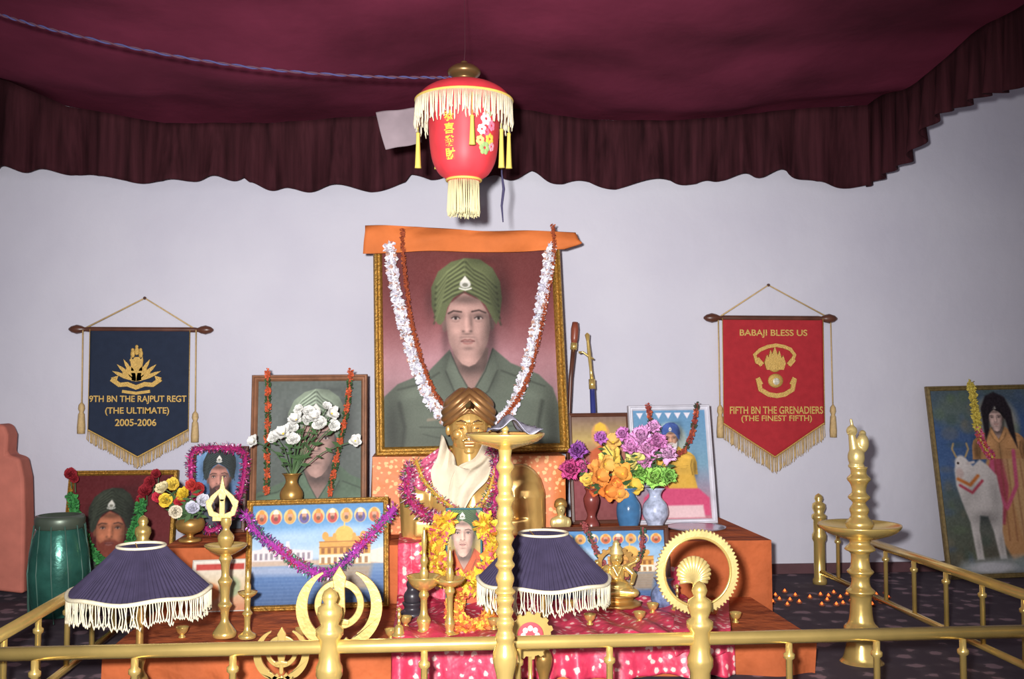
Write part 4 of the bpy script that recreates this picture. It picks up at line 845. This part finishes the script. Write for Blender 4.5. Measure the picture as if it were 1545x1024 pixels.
lampB=oil(1297,3.37,0,[(30,1006),(31,1000),(26,992),(22,975),(20,965),(24,955),(24,945),(17,935),(15,900),(21,892),(14,884),(13,870),(19,862),(14,855),(13,835),(22,828),(14,818),(22,808)],[(22,812),(45,804),(56,796),(58,790),(52,794),(30,801),(14,803)],[(14,802),(20,790),(12,778),(14,768),(9,758),(16,750),(10,742),(12,730),(17,722),(11,714),(13,704)],'large tiered brass oil lamp topped by a bird finial')
ub2=U(1290,3.37);zb2=W(1290,706,3.37).z
def g_(x,z,y=0): return (x*ub2,y,z*ub2)
bird=[('e',g_(0,16),(12*ub2,.03,16*ub2)),('c',g_(-3,28),g_(-6,48),7*ub2,5*ub2),('e',g_(-6,54),(8*ub2,.016,8*ub2)),('c',g_(-8,53,-.01),g_(-16,50,-.02),3*ub2,1*ub2),('c',g_(6,20),g_(12,50,.01),6*ub2,5*ub2),('e',g_(10,36),(9*ub2,.02,14*ub2)),('c',g_(-5,60),g_(-7,70),2.5*ub2,2*ub2),('e',g_(0,3),(12*ub2,.026,5*ub2))]
obj('bird_finial',blob(bird,.0028,BRASSP,'bird',1),lampB,(W(1292,700,3.37).x-lampB.location.x,0,zb2))
l3=oil(341,3.42,ZC,[(17,960),(18,954),(12,945),(6,935),(7,920),(11,912),(7,905),(8,885),(11,876),(6,868),(7,850),(10,842),(6,836)],[(6,838),(16,834),(29,826),(32,821),(28,824),(10,829)],[(6,829),(11,818),(12,808),(5,798),(8,790),(8,780)],'brass oil lamp crowned with a small openwork finial')
l4=oil(375,3.36,ZC,[(13,962),(13,957),(5,950),(5,930),(8,925),(4,918),(5,900)],[(4,902),(12,897),(15,892),(8,896)],[(4,896),(5,885),(3,878),(4,870),(1,858)],'slim brass oil lamp')
l5=oil(640,3.38,ZC+.02,[(17,962),(16,958),(8,948),(11,935),(6,925),(5,905),(8,898),(5,890)],[(5,892),(18,884),(25,872),(26,868),(20,872),(8,880)],[(5,880),(7,865),(4,855),(6,845),(3,835),(4,815),(1,795)],'brass oil lamp with pointed finial')
l6=oil(679,3.36,ZC+.02,[(15,964),(14,960),(6,952),(8,940),(5,930),(5,900),(8,892),(5,884)],[(5,886),(18,880),(23,872),(18,874),(8,878)],[(5,878),(6,865),(4,855),(5,845),(1,825)],'slender brass oil lamp with pointed finial')
uf=U(335,3.42);fz=W(335,782,3.42).z-ZC;fx=W(335,782,3.42).x-l3.location.x
def fp(pts): return [(fx+x*uf,fz+z*uf) for x,z in pts]
mb=MB();mb.add(band(fp([(-14,0),(14,0)]),7*uf,-.008,.008));mb.add(prism(fp([(-6,36),(0,66),(6,36),(3,26),(-3,26)]),-.005,.005));mb.add(prism(fp([(-4,2),(4,2),(4,30),(-4,30)]),-.005,.005))
for sg in(-1,1): mb.add(band(fp([(sg*4,3),(sg*16,8),(sg*20,20),(sg*14,32),(sg*3,44)]),[8*uf,9*uf,8*uf,8*uf,4*uf],-.006,.006));mb.add(band(fp([(sg*20,16),(sg*23,26),(sg*17,30)]),4*uf,-.005,.005))
o=obj('openwork_finial',mb.mesh('of',BRASSP,False),l3);bevel(o,.0015,2)
# ================================================================ KHANDA EMBLEMS
def khanda(cx_,cy,R,Y,m,label,z0):
    u=U(cx_,Y);c=W(cx_,cy,Y);R*=u
    e=thing('khanda_emblem',label,'emblem',(c.x,Y,z0));zc=c.z-z0
    P=lambda pts:[(x*R,zc+z*R) for x,z in pts]
    def ob(n,mb): o=obj(n,mb.mesh(n,m,False),e);bevel(o,.002,2)
    mb=MB();mb.add(prism(P([(0,1.0),(.17,.72),(.13,.45),(.15,-.1),(.1,-.35),(-.1,-.35),(-.15,-.1),(-.13,.45),(-.17,.72)]),-.008,.003));mb.add(band(P([(-.24,-.38),(0,-.33),(.24,-.38)]),.13*R,-.009,.004));mb.add(prism(P([(-.07,-.35),(.07,-.35),(.08,-.72),(0,-.8),(-.08,-.72)]),-.007,.003));ob('double_edged_sword',mb)
    mb=MB();mb.add(annulus(.43*R,.6*R,-.004,.004,zc+.06*R,64));ob('ring',mb)
    for sg in(-1,1):
        A=arc(0,0,.92,64,-62,20)+arc(-.0,-.35,.62,-40,-100,8);w=[.05+.28*math.sin(min(1,i/12)*math.pi/2) for i in range(21)]+[.26-.015*i for i in range(9)]
        A=[(sg*x*.98,z*1.0) for x,z in A];mb=MB();mb.add(band(P(A),[q_*R*.85 for q_ in w],-.006,.005));mb.add(band(P([(sg*-.12,-.78),(sg*-.3,-.95)]),.13*R,-.006,.006));ob('curved_sword',mb)
    mb=MB();h=zc-.85*R;mb.add(tube([(0,.004,.01),(0,.004,max(.02,h))],.005,8));mb.add(lathe([(.03,0),(.03,.008),(.012,.015),(.006,.02)],20));ob('stand',mb)
    return e
KH=mat('khanda_gold',(206,176,100),.33,.6,bump=.3,bs=70,var=.18,dist=.003)
khanda(512,915,62,2.78,KH,'large brass crossed sword emblem standing behind the railing post',0)
khanda(425,985,40,2.8,BRASS,'small brass crossed sword emblem on a stand',0)
u=U(1052,2.75);c=W(1052,862,2.75);e=thing('ring_emblem','pale brass toothed ring emblem with a shell fan at its centre','emblem',(c.x,2.75,0))
R=62*u;o=obj('ring',MB().add(annulus(R*.80,R*.955,-.006,.006,c.z,256,R*.05,2)).mesh('ring',BRASSP,False),e);bevel(o,.001,1)
obj('inner_rim',one(tube([(R*.80*math.cos(2*math.pi*i/64),-.003,c.z+R*.80*math.sin(2*math.pi*i/64)) for i in range(64)],.0042,8,True),'ir',BRASS),e)
mb=MB();fc=(-6*u,c.z-12*u)
for i in range(17):
    a=math.radians(-35+250*i/16);tipx,tipz=fc[0]+math.cos(a)*25*u,fc[1]+11*u+math.sin(a)*24*u;mb.add(tube([(fc[0],-.002,fc[1]-4*u),((fc[0]+tipx)/2,-.006,(fc[1]+tipz)/2),(tipx,-.003,tipz)],[.002,.005,.006],8))
obj('shell_fan',mb.mesh('fan',BRASSP),e)
mb=MB();mb.add(tube([(0,.0,.01),(0,.0,c.z-R)],.006,10));mb.add(tube([(0,0,c.z-R),(fc[0],0,fc[1])],.004,8));mb.add(lathe([(.035,0),(.035,.01),(.012,.018),(.006,.02)],20));obj('stand',mb.mesh('stand',BRASS),e)
u=U(800,2.78);c=W(800,958,2.78);e=thing('ring_emblem','ornate brass ring plaque with red and white centre on a stand','emblem',(c.x,2.78,0))
mb=MB();R=30*u;mb.add(annulus(R*.66,R*1.02,-.005,.005,c.z,112,R*.14,4));obj('ring',mb.mesh('ring',BRASS,False),e);mb=MB();mb.add(ellip((0,0,c.z),(R*.66,.004,R*.66),24,10),(180,60,70))
for i in range(8):
    a=i*math.pi/4;mb.add(ellip((math.cos(a)*R*.35,-.004,c.z+math.sin(a)*R*.35),(.008,.002,.008),8,6),(235,225,215))
obj('centre_plaque',mb.mesh('pl',PETAL),e);mb=MB();mb.add(tube([(0,0,.01),(0,0,c.z-R)],.006,10));mb.add(lathe([(.04,0),(.04,.01),(.02,.02),(.012,.05),(.006,.06)],24));obj('stand',mb.mesh('st',BRASS),e)
# ================================================================ CARD
p=Paint(0,0,100,75,70,(225,220,205));p.grad([(0,(205,202,192)),(40,(196,175,140)),(75,(180,115,82))]);p.ell(30,48,22,14,(200,115,65),5);p.ell(70,40,20,16,(140,150,115),5);p.poly([(5,5),(95,5),(95,14),(5,14)],(170,60,52),2);p.noise(10,3)
picture('greeting_card','pale printed card propped on the altar step',[(286,846),(370,842),(371,908),(286,912)],3.84,3.9,2,mat('card_edge',(200,195,184),.7),p,ZC,.008)
# ================================================================ GREEN DRUM
YD=4.15;e=thing('metal_drum','green metallic barrel drum standing on the floor','drum',(W(88,900,YD).x,YD,0))
rev('drum_body',88,YD,0,[(36,926),(40,915),(44,890),(45,860),(43,830),(37,805),(33,795)],mat('green_metallic',(44,104,90),.22,.5,bump=.4,bs=14,var=.45,vs=9),e,3,40)
rev('rim',88,YD,0,[(33,797),(36,794),(37,782),(35,777),(31,776),(30,786)],mat('dark_green_rim',(80,92,78),.4,.4),e,1,40)
mb=MB();u=U(88,YD)
for i in range(12):
    a=2*math.pi*i/12;mb.add(tube([(math.cos(a)*37*u,math.sin(a)*37*u,W(88,790,YD).z),(math.cos(a+.1)*46*u,math.sin(a+.1)*46*u,W(88,860,YD).z),(math.cos(a+.2)*42*u,math.sin(a+.2)*42*u,.03)],.0025,6))
obj('tension_cords',mb.mesh('tc',mat('grey_cord',(60,96,84),.5)),e)
Yc=4.7;c=W(10,900,Yc);u=U(10,Yc);pts=[(-60,880),(-60,690),(-30,684),(-22,660),(-14,645),(-2,638),(8,641),(14,655),(13,684),(32,690),(39,720),(42,780),(43,892)]
ch=tag(obj('covered_chair',one(prism([((x-10)*u,max(0,W(x,y,Yc).z)) for x,y in pts],-.06,.06),'ch',mat('orange_cover',(192,106,88),.85,bump=.2,bs=8,var=.12),False),loc=(c.x,Yc,0)),'upright chair back under an orange cloth cover','chair');bevel(ch,.02,3)
# ================================================================ DEITY POSTER
p=Paint(1400,590,1560,880,180,(50,90,150));p.grad([(590,(70,84,92)),(640,(58,84,128)),(720,(64,92,136)),(800,(92,98,92)),(880,(78,70,56))])
p.ell(1435,625,36,26,(98,108,84),20,a=.6);p.ell(1500,645,36,42,(196,178,134),12,a=.6);p.ell(1420,800,26,60,(76,84,70),20,a=.6)
for i in range(60):
    x_,y_=1400+rng.rand()*160,590+rng.rand()*290;p.ell(x_,y_,4+rng.rand()*10,3+rng.rand()*8,[(90,110,80),(70,90,130),(120,110,90),(60,80,70)][i%4],5,a=.35)
p.blur(4)
p.poly([(1472,800),(1474,712),(1484,686),(1506,674),(1530,684),(1556,705),(1558,840),(1500,860)],(190,140,92),4);p.poly([(1476,718),(1492,688),(1508,694),(1508,745),(1494,805),(1474,805)],(170,72,88),4);p.poly([(1500,694),(1542,702),(1552,805),(1520,830)],(196,158,110),5,a=.8)
for i in range(6): p.line([(1490+i*10,700),(1486+i*12,830)],2,(120,70,50),3,a=.5)
p.T(.32,(710,490),(1500,638));soldier(p,(28,22,26),(208,176,166),(190,140,92));p.T(1,(0,0),(0,0))
p.poly([(1480,674),(1478,620),(1488,600),(1502,594),(1518,602),(1527,624),(1530,686),(1519,658),(1514,630),(1501,618),(1490,630),(1488,656)],(30,24,30),3)
p.line([(1486,690),(1484,745),(1500,780),(1520,745),(1522,690)],6,(196,84,118),3);p.line([(1478,724),(1460,738),(1454,726)],6,(204,168,158),3)
bull=(204,198,194)
p.poly([(1424,716),(1430,702),(1444,700),(1454,712),(1466,702),(1478,712),(1490,728),(1494,775),(1488,815),(1490,858),(1479,858),(1474,815),(1468,792),(1456,790),(1452,812),(1454,858),(1443,858),(1439,800),(1430,768),(1424,742)],bull,3);p.ell(1436,708,10,13,(214,208,204),3);p.ell(1432,723,6,8,(196,176,170),3);p.line([(1429,697),(1424,684),(1427,676)],3,(170,146,104));p.line([(1444,697),(1450,685),(1448,676)],3,(170,146,104));p.line([(1446,708),(1456,706)],4,(200,190,186));p.ell(1431,707,1.8,1.8,(30,20,20));p.line([(1428,732),(1446,742),(1460,728)],5,(196,110,50),3);p.line([(1430,742),(1448,754),(1466,736)],4,(180,60,80),3)
p.blob(1465,795,22,12,.6,.8);p.blob(1450,750,12,20,.8,.7);p.blob(1484,760,10,30,.75,.7);p.blob(1436,770,8,20,.8,.6);p.blob(1448,835,4,20,.7,.6);p.blob(1484,835,4,20,.7,.6)
p.poly([(1420,860),(1560,850),(1560,880),(1400,880)],(160,170,172),10,a=.7);p.ell(1465,870,34,8,(196,196,202),5,a=.8);p.blur(1);p.noise(12,3)
picture('framed_poster','framed devotional picture of a draped figure with a white bull',[(1393,585),(1556,578),(1596,880),(1432,890)],4.78,4.93,7,mat('olive_gilt',(120,100,55),.5,.3,var=.3,vs=60),p,0,.02)
garland('marigold_garland','yellow and red garland on the devotional poster',[W(1464,578,4.86),W(1468,600,4.855),W(1472,625,4.85),W(1476,648,4.84),W(1484,672,4.83),W(1498,690,4.82)],.024,lambda f,r:(210,190,80) if f<.6 else [(190,70,110),(210,90,80),(220,110,150)][int(r*3)%3],.007,11,.018)
# ================================================================ OIL LIGHTS
cup=one(lathe([(.010,0),(.013,.003),(.014,.008),(.012,.008),(.009,.004)],14),'clay_cup',mat('clay',(130,66,40),.8))
fl=one(lathe(smoothprof([(.002,.006),(.006,.009),(.005,.013),(.0005,.019)],3),10),'flame',mat('flame',(255,96,28),.5,emis=2.4))
for i,(fx,fy) in enumerate([(1166,908),(1170,898),(1184,892),(1200,898),(1206,908),(1188,912),(1176,904),(1238,897),(1248,905),(1240,912),(1258,894),(1268,901),(1262,912),(1278,896),(1284,906),(1298,912),(1304,899),(1312,906),(1322,897),(1330,908),(1340,901),(1344,912),(1336,894),(1290,894),(1222,901),(1272,910),(1250,899),(1316,912),(1192,905)]):
    z=W(fx,fy+2,4.4);Yt=.94/((.94-z.z)/4.4);pp=W(fx,fy+2,Yt)
    e=thing('oil_light','tiny lit clay oil light burning on the floor','oil light',(pp.x,Yt,0),group='oil lights on the floor');obj('clay_cup',cup,e);obj('flame',fl,e)
# ================================================================ CAMERA + LIGHT
cd=bpy.data.cameras.new('cam');cd.sensor_width=36;cd.lens=36*F/1545;co=bpy.data.objects.new('camera',cd);S.collection.objects.link(co);co.location=CAM;co.rotation_euler=ROT.to_euler();S.camera=co
ld=bpy.data.lights.new('flash','SPOT');ld.energy=1060;ld.spot_size=math.radians(80);ld.spot_blend=1;ld.shadow_soft_size=.035;ld.color=(1,.97,.96);lo=bpy.data.objects.new('flash',ld);S.collection.objects.link(lo);lo.location=(-.10,-.02,1.02)
dv=(W(690,530,5)-lo.location);lo.rotation_euler=dv.to_track_quat('-Z','Y').to_euler()
ad=bpy.data.lights.new('room_light','AREA');ad.energy=30;ad.size=2.2;ad.color=(1,.93,.86);ao=bpy.data.objects.new('room_light',ad);S.collection.objects.link(ao);ao.location=(.2,-.6,2.5);ao.rotation_euler=(Vector((0,4.5,.6))-ao.location).to_track_quat('-Z','Y').to_euler()
w=bpy.data.worlds.new('w');S.world=w;w.use_nodes=True;w.node_tree.nodes['Background'].inputs[0].default_value=(.38,.35,.40,1);w.node_tree.nodes['Background'].inputs[1].default_value=.9
